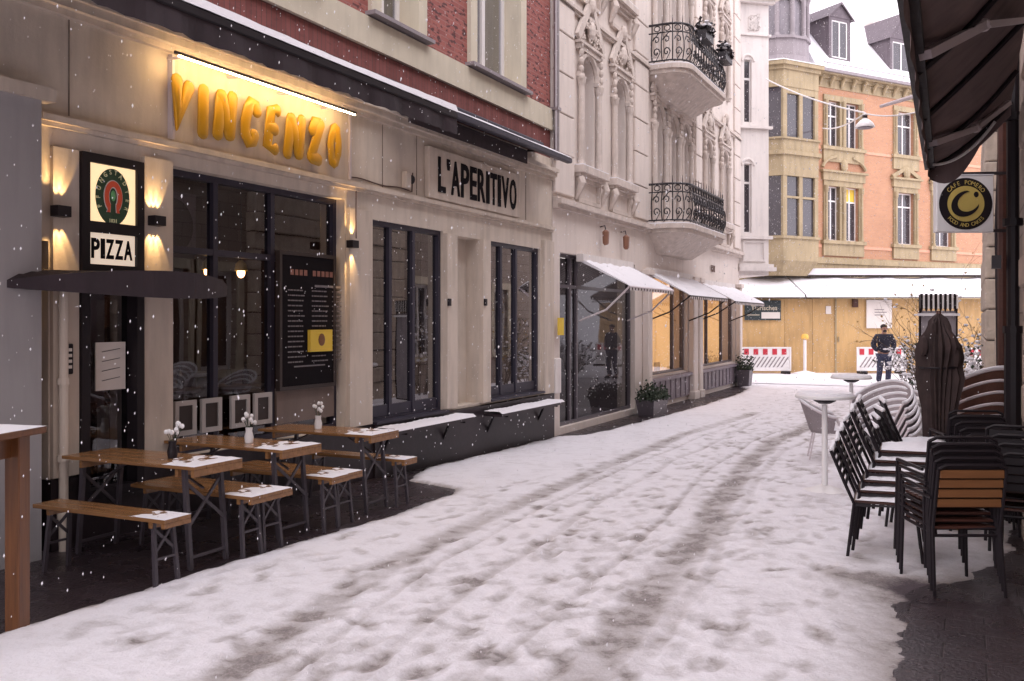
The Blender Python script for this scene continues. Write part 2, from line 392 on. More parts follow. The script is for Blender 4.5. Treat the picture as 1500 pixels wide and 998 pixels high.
# ---------------------------------------------------------------- camera, daylight
cam = bpy.data.objects.new('camera', bpy.data.cameras.new('camera')); COL.objects.link(cam); sc.camera = cam
cam.location = (CX, 0, EYE); cam.rotation_euler = (R(90), 0, TH)
cam.data.sensor_width = 36; cam.data.lens = 36*F/1500; cam.data.shift_y = -(499-470)/1500; cam.data.clip_start = .05; cam.data.clip_end = 3000
w = bpy.data.worlds.new('World'); sc.world = w; w.use_nodes = True; t = w.node_tree; bg = t.nodes['Background']
sky = t.nodes.new('ShaderNodeTexSky'); sky.sky_type = 'NISHITA'; sky.sun_disc = False; sky.sun_elevation = R(38); sky.sun_rotation = R(200); sky.air_density = 2; sky.dust_density = 6
hs = t.nodes.new('ShaderNodeHueSaturation'); hs.inputs['Saturation'].default_value = .15; t.links.new(sky.outputs[0], hs.inputs['Color'])
cl = mixc(t, .82, hs.outputs[0], (10.4, 9.7, 10.6)); t.links.new(cl, bg.inputs['Color']); bg.inputs['Strength'].default_value = .15
sl = bpy.data.lights.new('sun', 'SUN'); sl.energy = .8; sl.angle = R(40); sl.color = (1, .96, .95); so = bpy.data.objects.new('sun', sl); COL.objects.link(so)
so.rotation_euler = (R(35), 0, R(75))
vs_ = sc.view_settings; vs_.view_transform = 'Standard'; vs_.look = 'None'; vs_.exposure = .8; vs_.gamma = 1; vs_.use_curve_mapping = False
# ---------------------------------------------------------------- ground
def vnoise(x, y, seed=0):
    xi = np.floor(x).astype(np.int64); yi = np.floor(y).astype(np.int64); fx = x-xi; fy = y-yi
    fx = fx*fx*(3-2*fx); fy = fy*fy*(3-2*fy)
    def h(a, b):
        n = (a*374761393+b*668265263+seed*1442695041) & 0x7fffffff; n = ((n ^ (n >> 13))*1274126177) & 0x7fffffff; return ((n ^ (n >> 16)) & 0xffff)/65535.
    return (h(xi, yi)*(1-fx)+h(xi+1, yi)*fx)*(1-fy)+(h(xi, yi+1)*(1-fx)+h(xi+1, yi+1)*fx)*fy
def fbm(x, y, o=4, seed=0):
    r = 0; a = .5; n = 0
    for k in range(o): r = r+a*vnoise(x*2**k, y*2**k, seed+k); n += a; a *= .55
    return r/n
def gnp(y): return .2*(1-np.clip((y-5.5)/8.5, 0, 1))
def grid_obj(name, m, X, Y, Zv, attr=None):
    ny, nx = X.shape; V = np.stack([X, Y, Zv], -1).reshape(-1, 3); i = np.arange(ny*nx).reshape(ny, nx)
    Fq = np.stack([i[:-1,:-1], i[:-1,1:], i[1:,1:], i[1:,:-1]], -1).reshape(-1, 4)
    me = bpy.data.meshes.new(name); me.vertices.add(len(V)); me.vertices.foreach_set('co', V.astype(np.float32).ravel())
    me.loops.add(Fq.size); me.loops.foreach_set('vertex_index', Fq.astype(np.int32).ravel()); me.polygons.add(len(Fq))
    me.polygons.foreach_set('loop_start', np.arange(0, Fq.size, 4, dtype=np.int32)); me.polygons.foreach_set('loop_total', np.full(len(Fq), 4, dtype=np.int32)); me.polygons.foreach_set('use_smooth', np.ones(len(Fq), dtype=bool))
    me.update(calc_edges=True)
    if attr is not None:
        a = me.attributes.new('slush', 'FLOAT', 'POINT'); a.data.foreach_set('value', attr.astype(np.float32).ravel())
    me.materials.append(m); o = bpy.data.objects.new(name, me); COL.objects.link(o); o['kind'] = 'structure'; return o
# wet dark paving
m, t, b = nt('wet_paving'); v = coords(t); br = t.nodes.new('ShaderNodeTexBrick'); br.inputs['Scale'].default_value = 1; br.inputs['Brick Width'].default_value = .42; br.inputs['Row Height'].default_value = .26
br.inputs['Mortar Size'].default_value = .006; br.inputs['Mortar Smooth'].default_value = .4
br.inputs['Color1'].default_value = (.024,.016,.020,1); br.inputs['Color2'].default_value = (.058,.042,.046,1); br.inputs['Mortar'].default_value = (.008,.006,.007,1); t.links.new(v, br.inputs['Vector'])
c = mixc(t, noise(t, v, 5, 7), br.outputs['Color'], (.03,.02,.025)); c = mixc(t, ramp(t, noise(t, v, 26, 6, .7), .56, .66, (0,0,0), (.6,.6,.6)), c, (.10,.08,.09))
t.links.new(c, b.inputs['Base Color']); rr = t.nodes.new('ShaderNodeMapRange'); rr.inputs[3].default_value = .05; rr.inputs[4].default_value = .55; t.links.new(noise(t, v, 3.5, 5), rr.inputs[0]); t.links.new(rr.outputs[0], b.inputs['Roughness'])
hm = t.nodes.new('ShaderNodeMath'); hm.operation = 'SUBTRACT'; t.links.new(noise(t, v, 40, 5), hm.inputs[0]); t.links.new(br.outputs['Fac'], hm.inputs[1]); bump(t, b, hm.outputs[0], .9, .012); M_pave = m
yy = np.concatenate([np.linspace(-6, 5.5, 4), np.linspace(6, 14, 9), np.linspace(18, 29.5, 4)]); xx = np.array([-6., -.35, 1, 7, 14]); X, Y = np.meshgrid(xx, yy); grid_obj('street_paving', M_pave, X, Y, gnp(Y))
# trodden snow with tyre tracks and footprints
m, t, b = nt('trodden_snow'); v = coords(t); at = t.nodes.new('ShaderNodeAttribute'); at.attribute_name = 'slush'
f1 = t.nodes.new('ShaderNodeMath'); f1.operation = 'MULTIPLY_ADD'; t.links.new(noise(t, v, 9, 7, .65), f1.inputs[0]); f1.inputs[1].default_value = .55; t.links.new(at.outputs['Fac'], f1.inputs[2])
f2 = t.nodes.new('ShaderNodeMath'); f2.operation = 'MULTIPLY_ADD'; t.links.new(noise(t, v, 48, 6, .7), f2.inputs[0]); f2.inputs[1].default_value = .75; t.links.new(f1.outputs[0], f2.inputs[2]); f1 = t.nodes.new('ShaderNodeMath'); f1.operation = 'MULTIPLY'; f1.inputs[1].default_value = .4; t.links.new(f2.outputs[0], f1.inputs[0])
sn = mixc(t, noise(t, v, 1.7, 6), (.79,.77,.81), (.86,.84,.88))
c = mixc(t, ramp(t, f1.outputs[0], .27, .78, (0,0,0), (1,1,1)), sn, (.36,.325,.315)); c = mixc(t, ramp(t, f1.outputs[0], .74, .92, (0,0,0), (1,1,1)), c, (.09,.07,.08))
t.links.new(c, b.inputs['Base Color']); b.inputs['Roughness'].default_value = .6; b.inputs['Specular IOR Level'].default_value = .3
bump(t, b, noise(t, v, 34, 9, .72), .8, .016); M_street = m
xs = np.concatenate([np.arange(-.2, 7.6, .025), np.linspace(7.65, 13, 20)])
ys = [-4., -2, 0, 2, 3.0]; 
while ys[-1] < 29.6: ys.append(ys[-1]+max(.022, .0036*ys[-1]))
X, Y = np.meshgrid(xs, np.array(ys))
n1 = fbm(X*2.2, Y*2.2, 4, 3); n2 = fbm(X*9, Y*9, 3, 9); n3 = fbm(X*.8, Y*.8, 3, 21)
edge = np.interp(Y, [-4, 3.5, 5, 7.3, 8.6, 9.0, 9.25, 10.2, 14.5, 15, 17.5, 22, 26, 27.5, 28.3, 29.6], [1.25, 1.4, 1.5, 1.52, 1.42, 1.3, .5, .14, .06, .45, .62, .8, .75, .6, .1, -.2])
redge = np.interp(Y, [-4, 4.3, 5.6, 6.6, 7.0, 7.4, 8, 9.5, 11, 14, 16, 30], [6.1, 6.05, 5.95, 5.85, 6.0, 6.3, 6.5, 6.6, 6.7, 6.8, 12.9, 12.9])
jag = (fbm(X*5, Y*5, 4, 40)-.5)*.22+(n1-.5)*.25
dl = X-edge+jag*.55; dr = redge-X+jag*.8+.15
th = np.minimum(np.clip(dl/.12, -1, 1), np.clip(dr/.42, -1, 1))*.03
slush = np.clip(1-np.minimum(dl/.2, dr/.6), 0, 1)*.6
n4 = fbm(X*26, Y*20, 3, 61); n5 = fbm(X*3.2+Y*1.1, Y*1.3-X*.4, 4, 71)
H = th+(n1-.5)*.007*(th > 0)+(n2-.5)*.010+(n3-.5)*.008+(n4-.5)*.016+(n5-.5)*.008
slush = slush+np.clip(n5-.5, 0, 1)*.5+np.clip(n2-.5, 0, 1)*.8
def track(pxs, wd, depth, sl, seed):
    global H, slush
    P = np.array([G(*p) for p in pxs]); o = np.argsort(P[:, 1]); P = P[o]
    cx = np.interp(Y, P[:, 1], P[:, 0]) + (fbm(Y*.6, Y*0+seed, 2, seed)-.5)*.10
    d = np.abs(X-cx); inn = np.exp(-(d/wd)**4); brk = np.clip(fbm(X*1.8, Y*1.1, 4, seed+5)*1.5+.15, 0.45, 1); ok = (Y > P[0, 1]-3) & (Y < P[-1, 1]+1)
    rim = np.exp(-((d-wd*1.45)/(.35*wd))**2)
    H = H-depth*inn*brk*ok+depth*.55*rim*ok; slush = slush+sl*inn*brk*ok*(.55+.6*n2)
T1 = [(850,998),(960,870),(1040,760),(1085,690),(1130,650),(1200,622)]; T2 = [(330,998),(470,900),(600,820),(760,740),(900,680),(1000,640),(1090,612)]
track(T1, .15, .010, 1.25, 1); track([(x+70*(y-560)/400, y+12) for x, y in T1], .05, .010, .5, 2); track([(x-130*(y-560)/400, y) for x, y in T1], .035, .012, .7, 3)
track(T2, .13, .010, 1.1, 4); track([(x+90*(y-560)/400, y+4) for x, y in T2], .035, .011, .6, 6); track([(520,998),(640,900),(760,820),(880,740),(980,680),(1090,630)], .05, .011, .6, 7)
for k in range(2600):                               # footprints
    fy = 3.6+24*rng.random()**1.25; lx = .35 if rng.random() < .6 else 0; fx = 1.7+(rng.normal(2.2, 1.1) % 4.1)
    an = rng.normal(0, .45)+(PI if rng.random() < .5 else 0); a_, b_ = .10+.05*rng.random(), .042+.02*rng.random(); dp = .002+.006*rng.random(); sl = max(0, rng.normal(.30, .18))
    j0, j1 = np.searchsorted(ys, [fy-.3, fy+.3]); i0, i1 = np.searchsorted(xs, [fx-.3, fx+.3])
    if j1 <= j0 or i1 <= i0: continue
    dx = X[j0:j1, i0:i1]-fx; dy = Y[j0:j1, i0:i1]-fy; u = dx*math.sin(an)+dy*math.cos(an); q = dx*math.cos(an)-dy*math.sin(an); r2 = (u/a_)**2+(q/b_)**2
    H[j0:j1, i0:i1] += -dp*np.exp(-r2**3)+dp*.5*np.exp(-((np.sqrt(r2)-1.35)/.3)**2); slush[j0:j1, i0:i1] += sl*np.exp(-r2**3)*(X[j0:j1, i0:i1] < 6.0)*(.35+1.3*n4[j0:j1, i0:i1])
H = np.where(th > 0, np.maximum(H, .006*np.clip(th/.02, 0, 1)), th)
for (fx, fy, r_) in ((5.62, 6.95, .16), (5.95, 6.9, .3), (5.7, 7.5, .12)):
    q = np.exp(-((X-fx)**2+(Y-fy)**2)/r_**2); slush = slush+1.0*q
rim = np.clip(1-np.minimum(dl/.10, dr/.30), 0, 1)
grid_obj('street_snow', M_street, X, Y, gnp(Y)+H, np.clip(slush, 0, 1.3)+.5*rim)
xs2 = np.arange(-18, 46, .35); ys2 = np.arange(29.4, 80, .35); X, Y = np.meshgrid(xs2, ys2)
grid_obj('plaza_snow', M_street, X, Y, .03+.03*fbm(X, Y, 4, 8), .25*fbm(X*.7, Y*2.0, 4, 77))
structure('ground', MB().add([(-900,-900,-.12),(900,-900,-.12),(900,900,-.12),(-900,900,-.12)], [(0,1,2,3)]), M_snow)
MB_ = MB(); MB_.box(-.02, .9, 14.6, 15.6, -.05, .05)
M_greyh = mat('dark_lamp_housing', (.08,.06,.06), .6, .1, 5, 0, 0)
# ================================================================ left row: brick house with the two bars
FL = FRAME_L; YB = 14.56
bh = thing('brick_building', 'red brick house with cream ground floor holding two bars, nearest on the left', 'building', FL)
oA = (S(112), S(203), .55, Z(112, 222)); oB = (S(250), S(505), .762, 3.395); oC = (S(545), S(649), .757, 3.22); oD = (S(664), S(702), .80, 3.19); oE = (S(714), S(791), .80, 3.2); oG = (S(42), S(71), .1, 2.62)
MB().wall(-1.5, YB, .76, 4.78, 0, .35, [oA, oB, oC, oD, oE, oG]).build('shopfront_wall', M_cream, bh)
pl = MB(); pl.wall(-1.5, S(545)-.02, -.1, .758, -.03, .34, [oA, oG]); pl.wall(S(545)-.02, YB-.02, -.1, .754, -.06, .33); pl.build('plinth', M_granite, bh)
m_ = MB()
zm = 3.51
for (z, h, d) in ((zm, .035, .05), (zm+.035, .05, .085), (zm+.085, .025, .04)): m_.box(S(52), YB-.03, -d, .01, z, z+h)
m_.build('string_course', M_cream2, bh)
m_ = MB()
for (z, h, d) in ((4.40, .05, .06), (4.45, .07, .12), (4.52, .06, .16)): m_.box(-1.5, YB-.03, -d, .01, z, z+h)
m_.build('shopfront_cornice', M_cream2, bh)
m_ = MB(); m_.box(S(649), S(664), -.07, .0, .80, 3.19); m_.box(S(702), S(713), -.07, .0, .80, 3.19); m_.box(S(505)+.03, S(545)-.06, -.05, 0, .77, 3.3); m_.box(S(203)+.02, S(250)-.02, -.05, 0, .77, 3.42); m_.box(S(73), S(111), -.04, 0, .77, 3.36)
m_.box(S(793), YB-.03, -.06, 0, .77, 3.35)
m_.build('pilaster', M_cream2, bh)
MB().box(oD[0], oD[1], .22, .28, oD[2], oD[3]).build('recessed_panel', M_cream, bh)
m_ = MB()
for s_j in (S(560), S(610)-.0, S(770)): m_.box(s_j-.006, s_j+.006, -.005, .0, 3.62, 4.395)
for s_j in (5.05, 3.9): m_.box(s_j-.006, s_j+.006, -.005, .0, 3.62, 4.395)
m_.build('seam_strip', mat('dirty_seam', (.20,.16,.13), .9, .3, 12), bh)
cbl = MB(); pts = [(S(512)+.12*k, -.012-.004*math.sin(k*1.7), 3.66+.012*math.sin(k*.9)) for k in range(12)]; cbl.tube(pts+[(pts[-1][0]+.02, -.012, 3.9)], .008, 5); cbl.tube([(S(514), -.075, 2.95), (S(514)-.01, -.078, 3.2), (S(514)+.005, -.07, 3.5)], .007, 5); cbl.build('cable', M_slatdk, bh, True)
# brick storeys
up = []
wz0 = 5.93
wins = [(S(400-120, 0), S(470, 0)), (S(541), S(622)), (S(685), S(775))]
# window reveals measured on the brick: (s0, s1)
W1 = (8.9, 10.62); W2 = (11.95, 14.0); W0 = (5.6, 7.3); Wm = (2.4, 4.1)
W1 = (S(541), S(622)); W2 = (S(686), S(768)); w_ = W1[1]-W1[0]; W0 = (S(455)-w_, S(462)); W0 = (W0[1]-w_-.2, W0[1]); Wm = (W0[0]-2.9-w_, W0[0]-2.9)
opsb = [(a, b, 5.63, 8.4) for a, b in (Wm, W0, W1, W2)]+[(a, b, 9.6, 11.8) for a, b in (Wm, W0, W1, W2)]
MB().wall(-1.5, YB-.02, 5.62, 13.2, .02, .37, opsb).build('brick_wall', M_brick, bh)
MB().wall(-1.5, YB-.02, 4.78, 5.26, .02, .37).build('brick_band', M_soldier, bh)
MB().box(-1.5, YB-.02, -.03, .36, 5.26, 5.62).build('stone_band', M_sand, bh)
MB().box(-1.5, YB-.02, -.25, .5, 13.2, 13.5).build('roof_cornice', M_sand, bh)
MB().plan([(-1.5, -.2), (YB-.02, -.2), (YB-.02, 8), (-1.5, 8)], 13.5, 16, [(-1.5, 2.5), (YB-.02, 2.5), (YB-.02, 5), (-1.5, 5)]).build('roof', M_snow, bh)
sg = MB(); sg.box(-1.5, -1.2, .37, 8, 0, 13.2); sg.box(YB-.3, YB-.03, .37, 8, 0, 13.2); sg.box(-1.2, YB-.3, 7.7, 8, 0, 13.2); sg.build('side_wall', M_cream, bh)
MB().box(-1.2, YB-.3, .4, 7.7, 4.3, 4.5).build('floor_slab', M_room, bh)
def flat_window(par, s0, s1, z0, z1, d, sw=.0, mull=1, transom=None, surround=True, fm=M_winwhite, sill=True, curt=True):
    fr = MB(); fr.ring(s0, s1, z0, z1, .07, d, d+.07)
    ww = (s1-s0)/(mull+1)
    for k in range(1, mull+1): fr.box(s0+ww*k-.05, s0+ww*k+.05, d-.01, d+.06, z0+.07, z1-.07)
    if transom: fr.box(s0+.07, s1-.07, d+.002, d+.058, transom-.045, transom+.045)
    w = fr.build('window', fm, par)
    MB().box(s0+.05, s1-.05, d+.03, d+.036, z0+.05, z1-.05).build('pane', M_glass2, w)
    if curt:
        c = MB(); n = 22
        vs = []; 
        for k in range(n+1):
            x = s0+.04+(s1-s0-.08)*k/n; vs.append((x, d+.16+.03*math.sin(k*2.1)+.01*math.sin(k*5.3)))
        for k in range(n): 
            (xa, ya), (xb, yb) = vs[k], vs[k+1]; c.add([(xa,ya,z0+.02),(xb,yb,z0+.02),(xb,yb,z1-.02),(xa,ya,z1-.02)], [(0,1,2,3)])
        c.build('curtain', M_curtain, w)
    if surround:
        sr = MB(); sr.ring(s0-.2, s1+.2, z0-.0, z1+.25, .2, -.04, d+.03, wb=.0001, wt=.25); sr.build('surround', M_sand, w)
    if sill: MB().box(s0-.26, s1+.26, -.13, d, z0-.06, z0-.012).build('sill', M_lead, w)
    return w
for a, b in (Wm, W0, W1, W2):
    flat_window(bh, a+.2, b-.2, 5.70, 8.3, .26, transom=7.5); flat_window(bh, a+.2, b-.2, 9.65, 11.6, .26, transom=11)
# rain pipe between the houses
p = MB(); p.tube([(YB+.0, -.09, 4.75), (YB+.0, -.09, 13.4)], .05, 10)
for z in (5.6, 8.0, 10.4): p.box(YB-.07, YB+.07, -.15, .0, z, z+.05)
p.solo('downpipe', M_steel, 'grey downpipe on the seam between the brick house and the white house', 'downpipe', FL, smooth=True)
# interior of the bar
rm = thing('bar_interior', 'dim bar room seen through the big shop window under the yellow letters', 'room', FL)
s0, s1 = S(112)-.15, 8.95
r = MB(); r.box(s0, s1, 3.4, 3.5, 0, 3.6); r.box(s0-.1, s0, .36, 3.4, 0, 3.6); r.box(s1, s1+.1, .36, 3.4, 0, 3.6); r.build('room_wall', M_room, rm)
MB().box(s0, s1, .36, 3.4, 0, .25).build('floor', M_roomf, rm); MB().box(s0, s1, .36, 3.4, 3.6, 3.7).build('ceiling', M_room, rm)
c = MB(); c.box(6.9, 8.7, 2.3, 2.9, .25, 1.3); c.box(6.8, 8.8, 2.2, 2.95, 1.3, 1.36); c.build('bar_counter', M_slatdk, rm)
sh = MB()
for z in (1.5, 1.9, 2.3): sh.box(6.5, 8.8, 3.15, 3.4, z, z+.03)
sh.build('shelf', M_slatdk, rm)
for i, (px, py) in enumerate(((305, 395), (353, 397))):
    d = .9; q = thing('pendant_lamp', ['small glowing pendant lamp in the bar window, left of the pair', 'larger glowing pendant lamp in the bar window, right of the pair'][i], 'lamp', FL, 'pendant lamps glowing inside the bar')
    s = S(px, d); z = Z(px, py, d); MB().tube([(s, d, z+.1), (s, d, 3.6)], .006, 5).build('cable', M_black, q)
    MB().lathe([(.02,.12),(.06,.08),(.075,0)], (s, d, z+.0), 12).build('lamp_shade', M_gold, q, True); MB().ell((s, d, z-.02), (.045,.045,.06), 10, 6).build('bulb', M_bulb, q, True)
for k, (s, d) in enumerate(((6.5, 1.1), (7.3, 1.3), (8.2, 1.2))):
    q = thing('bistro_table', ['dark bistro table behind the left part of the bar window', 'dark bistro table behind the middle of the bar window', 'dark bistro table behind the chalkboard'][k], 'table', FL, 'bistro tables inside the bar')
    MB().lathe([(.34,.98),(.34,1.01)], (s, d, .25), 20).build('tabletop', M_curtain, q); MB().lathe([(.22,0),(.22,.02),(.03,.06),(.03,.97)], (s, d, .25), 12).build('pedestal', M_black, q)
    for j, dx in enumerate((-.1, .12)): b_ = MB(); b_.lathe([(.035,0),(.035,.14),(.013,.2),(.013,.26)], (s+dx, d-.05*j, 1.262), 8); b_.solo('bottle', M_darkglass, ['small dark bottle left on', 'small dark bottle right on'][j]+' the '+['left', 'middle', 'right'][k]+' bistro table inside the bar', 'bottle', FL)
wd = thing('wall_decor', 'pale upright board on the back wall inside the bar', 'board', FL); MB().box(7.0, 7.35, 3.34, 3.39, 1.2, 2.4).build('board', M_curtain, wd)
wl = thing('wall_light', 'faint warm light on the back wall inside the bar', 'lamp', FL); MB().ell((7.9, 3.3, 2.2), (.06,.05,.08), 8, 6).build('bulb', M_bulb, wl)
# shop windows
def shopfront_window(name, label, o, d, bars, trans, fm, gm, cat='window', kick=0.0, w=.06):
    r_ = thing(name, label, cat, FL); s0, s1, z0, z1 = o; f = MB(); f.ring(s0, s1, z0, z1, w, d, d+.1)
    for sb in bars: f.box(sb-.03, sb+.03, d+.003, d+.09, z0+w, z1-w)
    xs_ = [s0+w]+[v for sb in bars for v in (sb-.03, sb+.03)]+[s1-w]
    for zt in trans:
        for k in range(0, len(xs_), 2): f.box(xs_[k], xs_[k+1], d+.006, d+.085, zt-.03, zt+.03)
    f.build('frame', fm, r_)
    MB().box(s0+w*.6, s1-w*.6, d+.045, d+.051, z0+w*.6, z1-w*.6).build('pane', gm, r_)
    return r_
wB = shopfront_window('shop_window', 'wide dark shop window of the bar under the yellow VINCENZO letters', oB, .12, [S(330), S(413)], [2.66], M_bluegrey, M_glass)
MB().box(S(413)+.04, oB[1]-.07, .10, .16, .91, 1.28).build('panel', mat('taupe_panel', (.20,.15,.13), .6, .15, 3, .3, .1), wB)
wC = shopfront_window('shop_window', 'tall black framed three leaf window of the bar left of the beige recess', oC, .04, [S(545)+.46, S(545)+1.0], [], M_bluegrey, M_glass2, w=.06)
wE = shopfront_window('shop_window', 'tall black framed window right of the beige recess', oE, .04, [S(738), S(760)], [], M_bluegrey, M_glass2, w=.06)
for o, wn in ((oC, wC), (oE, wE)):
    q = MB(); q.box(o[0]-.02, o[1]+.02, -.09, .04, o[2]-.0, o[2]+.03); q.build('sill', M_bluegrey, wn)
    q = MB(); q.box(o[0]+.085, o[1]-.085, .058, .12, o[2]+.065, o[2]+.20); q.build('kick_panel', M_bluegrey, wn)
    q = MB(); q.box(o[0]-.3, o[1]+.3, 2.9, 3.0, .2, 3.6); q.box(o[0]-.35, o[0]-.3, .36, 3, .2, 3.6); q.box(o[1]+.3, o[1]+.35, .36, 3, .2, 3.6); q.box(o[0]-.3, o[1]+.3, .36, 2.9, 3.6, 3.7); q.box(o[0]-.3, o[1]+.3, .36, 2.9, .2, .4); q.build('room_lining', M_room, wn)
    q = MB(); q.box(o[0]+.1, o[1]-.1, .5, .9, .4, o[2]+.1); q.build('window_bench', M_curtain, wn)
q = MB(); q.box(S(752), S(757), .45, .47, 1.3, 2.3); q.solo('poster', mat('pink_poster', (.75,.12,.25), .6, .1, 8), 'narrow pink poster behind the right black framed window', 'poster', FL)
# chalkboard menu, yellow notice
cb = thing('chalkboard', 'large black chalkboard menu at the right end of the bar window', 'menu board', FL)
a, b = S(418), S(493)
MB().box(a, b, .05, .095, 1.30, 2.70).build('board', M_ink, cb); MB().ring(a-.04, b+.04, 1.26, 2.74, .04, .04, .098).build('frame', M_roomf, cb)
tx = MB(); [tx.box(a+.14+k*.075, a+.19+k*.075, .045, .05, 2.49, 2.55) for k in range(10) if k != 4]
tx.build('lettering', mat('chalk_red', (.28,.13,.10), .9, .3, 30), cb)
tx = MB(); rl = random.Random(3)
for c0 in (a+.22, a+.62, a+.98):
    for k in range(15):
        z = 2.32-k*.055; x = c0-.12
        while x < c0+.12: l = .015+.05*rl.random(); tx.box(x, x+l, .046, .05, z, z+.014); x += l+.012
tx.box(a+.55, a+1.05, .045, .05, 2.37, 2.395); tx.box(a+.2, b-.15, .045, .05, 1.50, 1.515); tx.build('chalk_lines', mat('chalk_white', (.20,.18,.19), .9, .3, 30), cb)
yb = MB(); yb.box(S(455), S(487), .0, .04, 1.66, 1.90); o = yb.solo('notice', M_yellow, 'yellow notice stuck on the chalkboard menu', 'notice', FL)
t2 = MB(); t2.ell(((S(455)+S(487))/2, -.001, 1.79), (.06, .003, .07), 10, 6); t2.build('emblem', M_slat, o)
# small white picture frames along the window foot
for i, (px, lab) in enumerate(((280, 'leftmost of four'), (318, 'second from left'), (360, 'third from left'), (393, 'rightmost of four'))):
    q = thing('picture_frame', 'white picture frame leaning at the foot of the bar window, '+lab, 'picture frame', FL, 'picture frames at the foot of the bar window')
    s = S(px); z = 1.0; hh = .13; MB().ring(s-hh, s+hh, z-.06, z+.26, .045, .06, .09).build('frame', mat('dull_white_frame', (.42,.39,.38), .6, .1, 9) if i == 0 else MATS['dull_white_frame'], q); MB().box(s-hh+.045, s+hh-.045, .075, .088, z-.015, z+.215).build('picture', M_roomf, q)
# round mirror sign inside the top light
q = thing('round_sign', 'faint round sign behind the upper pane of the bar window', 'sign', FL); s = S(283); z = Z(283, 328)
MB().box(s-.30, s+.30, .27, .29, z-.30, z+.32).build('board', mat('dim_grey_board', (.12,.09,.10), .6, .2, 4), q); MB().add([(s+.26*math.cos(2*PI*k/28), .262, z+.26*math.sin(2*PI*k/28)) for k in range(28)], [tuple(range(28))]).build('disc', M_black, q)
# ---------------- door unit with backlit brewery sign
ds = thing('door_surround', 'black framed narrow glazed bay with beer sign on top, left of the bar window', 'door frame', FL)
f = MB(); a, b, z0, z1 = oA; zc = 2.36; f.ring(a, b, z0, z1, .075, -.07, .12); f.box(a+.075, b-.075, -.07, .12, Z(118, 345)-.10+.13, Z(118, 345)+.12); f.box(a+.075, b-.075, -.07, .12, 2.30, 2.46)
f.build('frame', M_black, ds)
MB().box(a+.07, b-.07, .05, .056, z0+.07, 2.31).build('pane', M_glass, ds)
MB().box(a+.05, b-.05, .36, .40, .5, 2.4).build('back_panel', M_curtain, ds); MB().box(a+.05, b-.05, .30, .36, .5, 1.25).build('lower_panel', M_steel, ds)
lg = MB(); lg.box(a+.12, a+.42, .27, .30, .6, 1.3); lg.solo('slate_board', M_black, 'black slate leaning behind the glass of the narrow bay', 'board', FL)
zs0 = Z(118, 345)+.12; zs1 = z1-.075; sc_ = (a+b)/2; zc = (zs0+zs1)/2-.02
bs = thing('beer_sign', 'backlit square beer sign with green oval and red horseshoe', 'sign', FL)
MB().box(a+.076, b-.076, -.045, .05, zs0+.001, zs1-.001).build('lightbox', M_signlit, bs)
rx, rz = .17, .235
def oval(mb, rx, rz, d, th=.004, n=40, a0=0, a1=2*PI):
    return mb.prism([(sc_+rx*math.cos(a0+(a1-a0)*k/n), zc+rz*math.sin(a0+(a1-a0)*k/n)) for k in range(n)], d-th, d)
oval(MB(), rx, rz, -.046).build('oval', M_green, bs)
gb = MB(); oval(gb, rx*.985, rz*.985, -.0515, .001); gb2 = MB()
n = 30; out = [(sc_+.15*math.cos(th), zc+.02+.17*math.sin(th)) for th in [R(-75)+R(330)*k/n+0 for k in range(n+1)]]
def shoe(ro, zo, ri, zi, d):
    A = [R(-52)+R(284)*k/28 for k in range(29)]
    P = [(sc_+ro*math.cos(x), zc+.0+zo*math.sin(x)) for x in A]+[(sc_-ro*.72, zc-.13), (sc_-ri*.72, zc-.13)]+[(sc_+ri*math.cos(x), zc+zi*math.sin(x)) for x in A[::-1]]+[(sc_+ri*.72, zc-.13), (sc_+ro*.72, zc-.13)]
    return MB().prism(P, d-.003, d)
shoe(.095, .14, .038, .075, -.052).build('horseshoe_border', M_paper, bs); shoe(.088, .132, .046, .083, -.056).build('horseshoe', mat('horseshoe_red', (.75,.10,.04), .5, .1, 8), bs)
MB().ell((sc_, -.055, zc+.01), (.026, .004, .045), 10, 6).build('hop_emblem', mat('pale_green', (.15,.45,.18), .5, .2, 20), bs)
tx = MB()
for i, ch in enumerate('PFUNGSTÄDTER'):
    th = R(205)-R(230)*i/11; tx.text(ch, .055, (sc_+rx*.76*math.cos(th), -.053, zc+rz*.80*math.sin(th)), .002, .001, .85, th-PI/2)
tx.text('1831', .042, (sc_, -.053, zc-rz*.90), .002, .001); tx.build('lettering', mat('pale_yellow_lettering', (.75,.75,.45), .6, .05, 8), bs)
pz = thing('pizza_sign', 'white PIZZA sign with heavy black letters below the beer sign', 'sign', FL)
MB().box(a+.076, b-.076, -.04, .05, 2.461, Z(118, 345)+.0299).build('board', M_pizza, pz)
tx = MB(); zt = 2.50; tx.fit('PIZZA', a+.105, b-.105, zt+.01, zt+.175, -.043, .003, .03, [1,.5,1,1,1.05], .12)
tx.build('lettering', M_ink, pz)
# flyer & doorbell
q = thing('flyer', 'white handwritten menu sheet hung in the narrow glazed bay', 'notice', FL); s = S(166); z = 1.62
MB().box(s-.15, s+.15, .03, .04, z-.2, z+.2).build('sheet', M_paper, q); k_ = MB()
for i in range(4): k_.bar((s-.09, .027, z+.12-i*.08), (s+.09, .027, z+.145-i*.08), .006, .004)
k_.build('handwriting', M_black, q)
q = thing('intercom', 'small black doorbell panel on the cream strip beside the dark doorway', 'doorbell', FL); s = S(92); z = Z(92, 526)
MB().rbox(s-.05, s+.05, -.065, -.035, z-.12, z+.12, .008).build('plate', M_black, q); k_ = MB()
for i in range(4): k_.box(s-.02, s+.03, -.07, -.064, z+.06-i*.045, z+.085-i*.045)
k_.build('button', M_paper, q)
q = MB(); s = S(83)
q.tube([(s, -.08, .2), (s, -.08, 2.25)], .035, 10)
for z in (.45, .9, 1.5): q.tube([(s, -.08, z), (s, -.08, z+.05)], .048, 10)
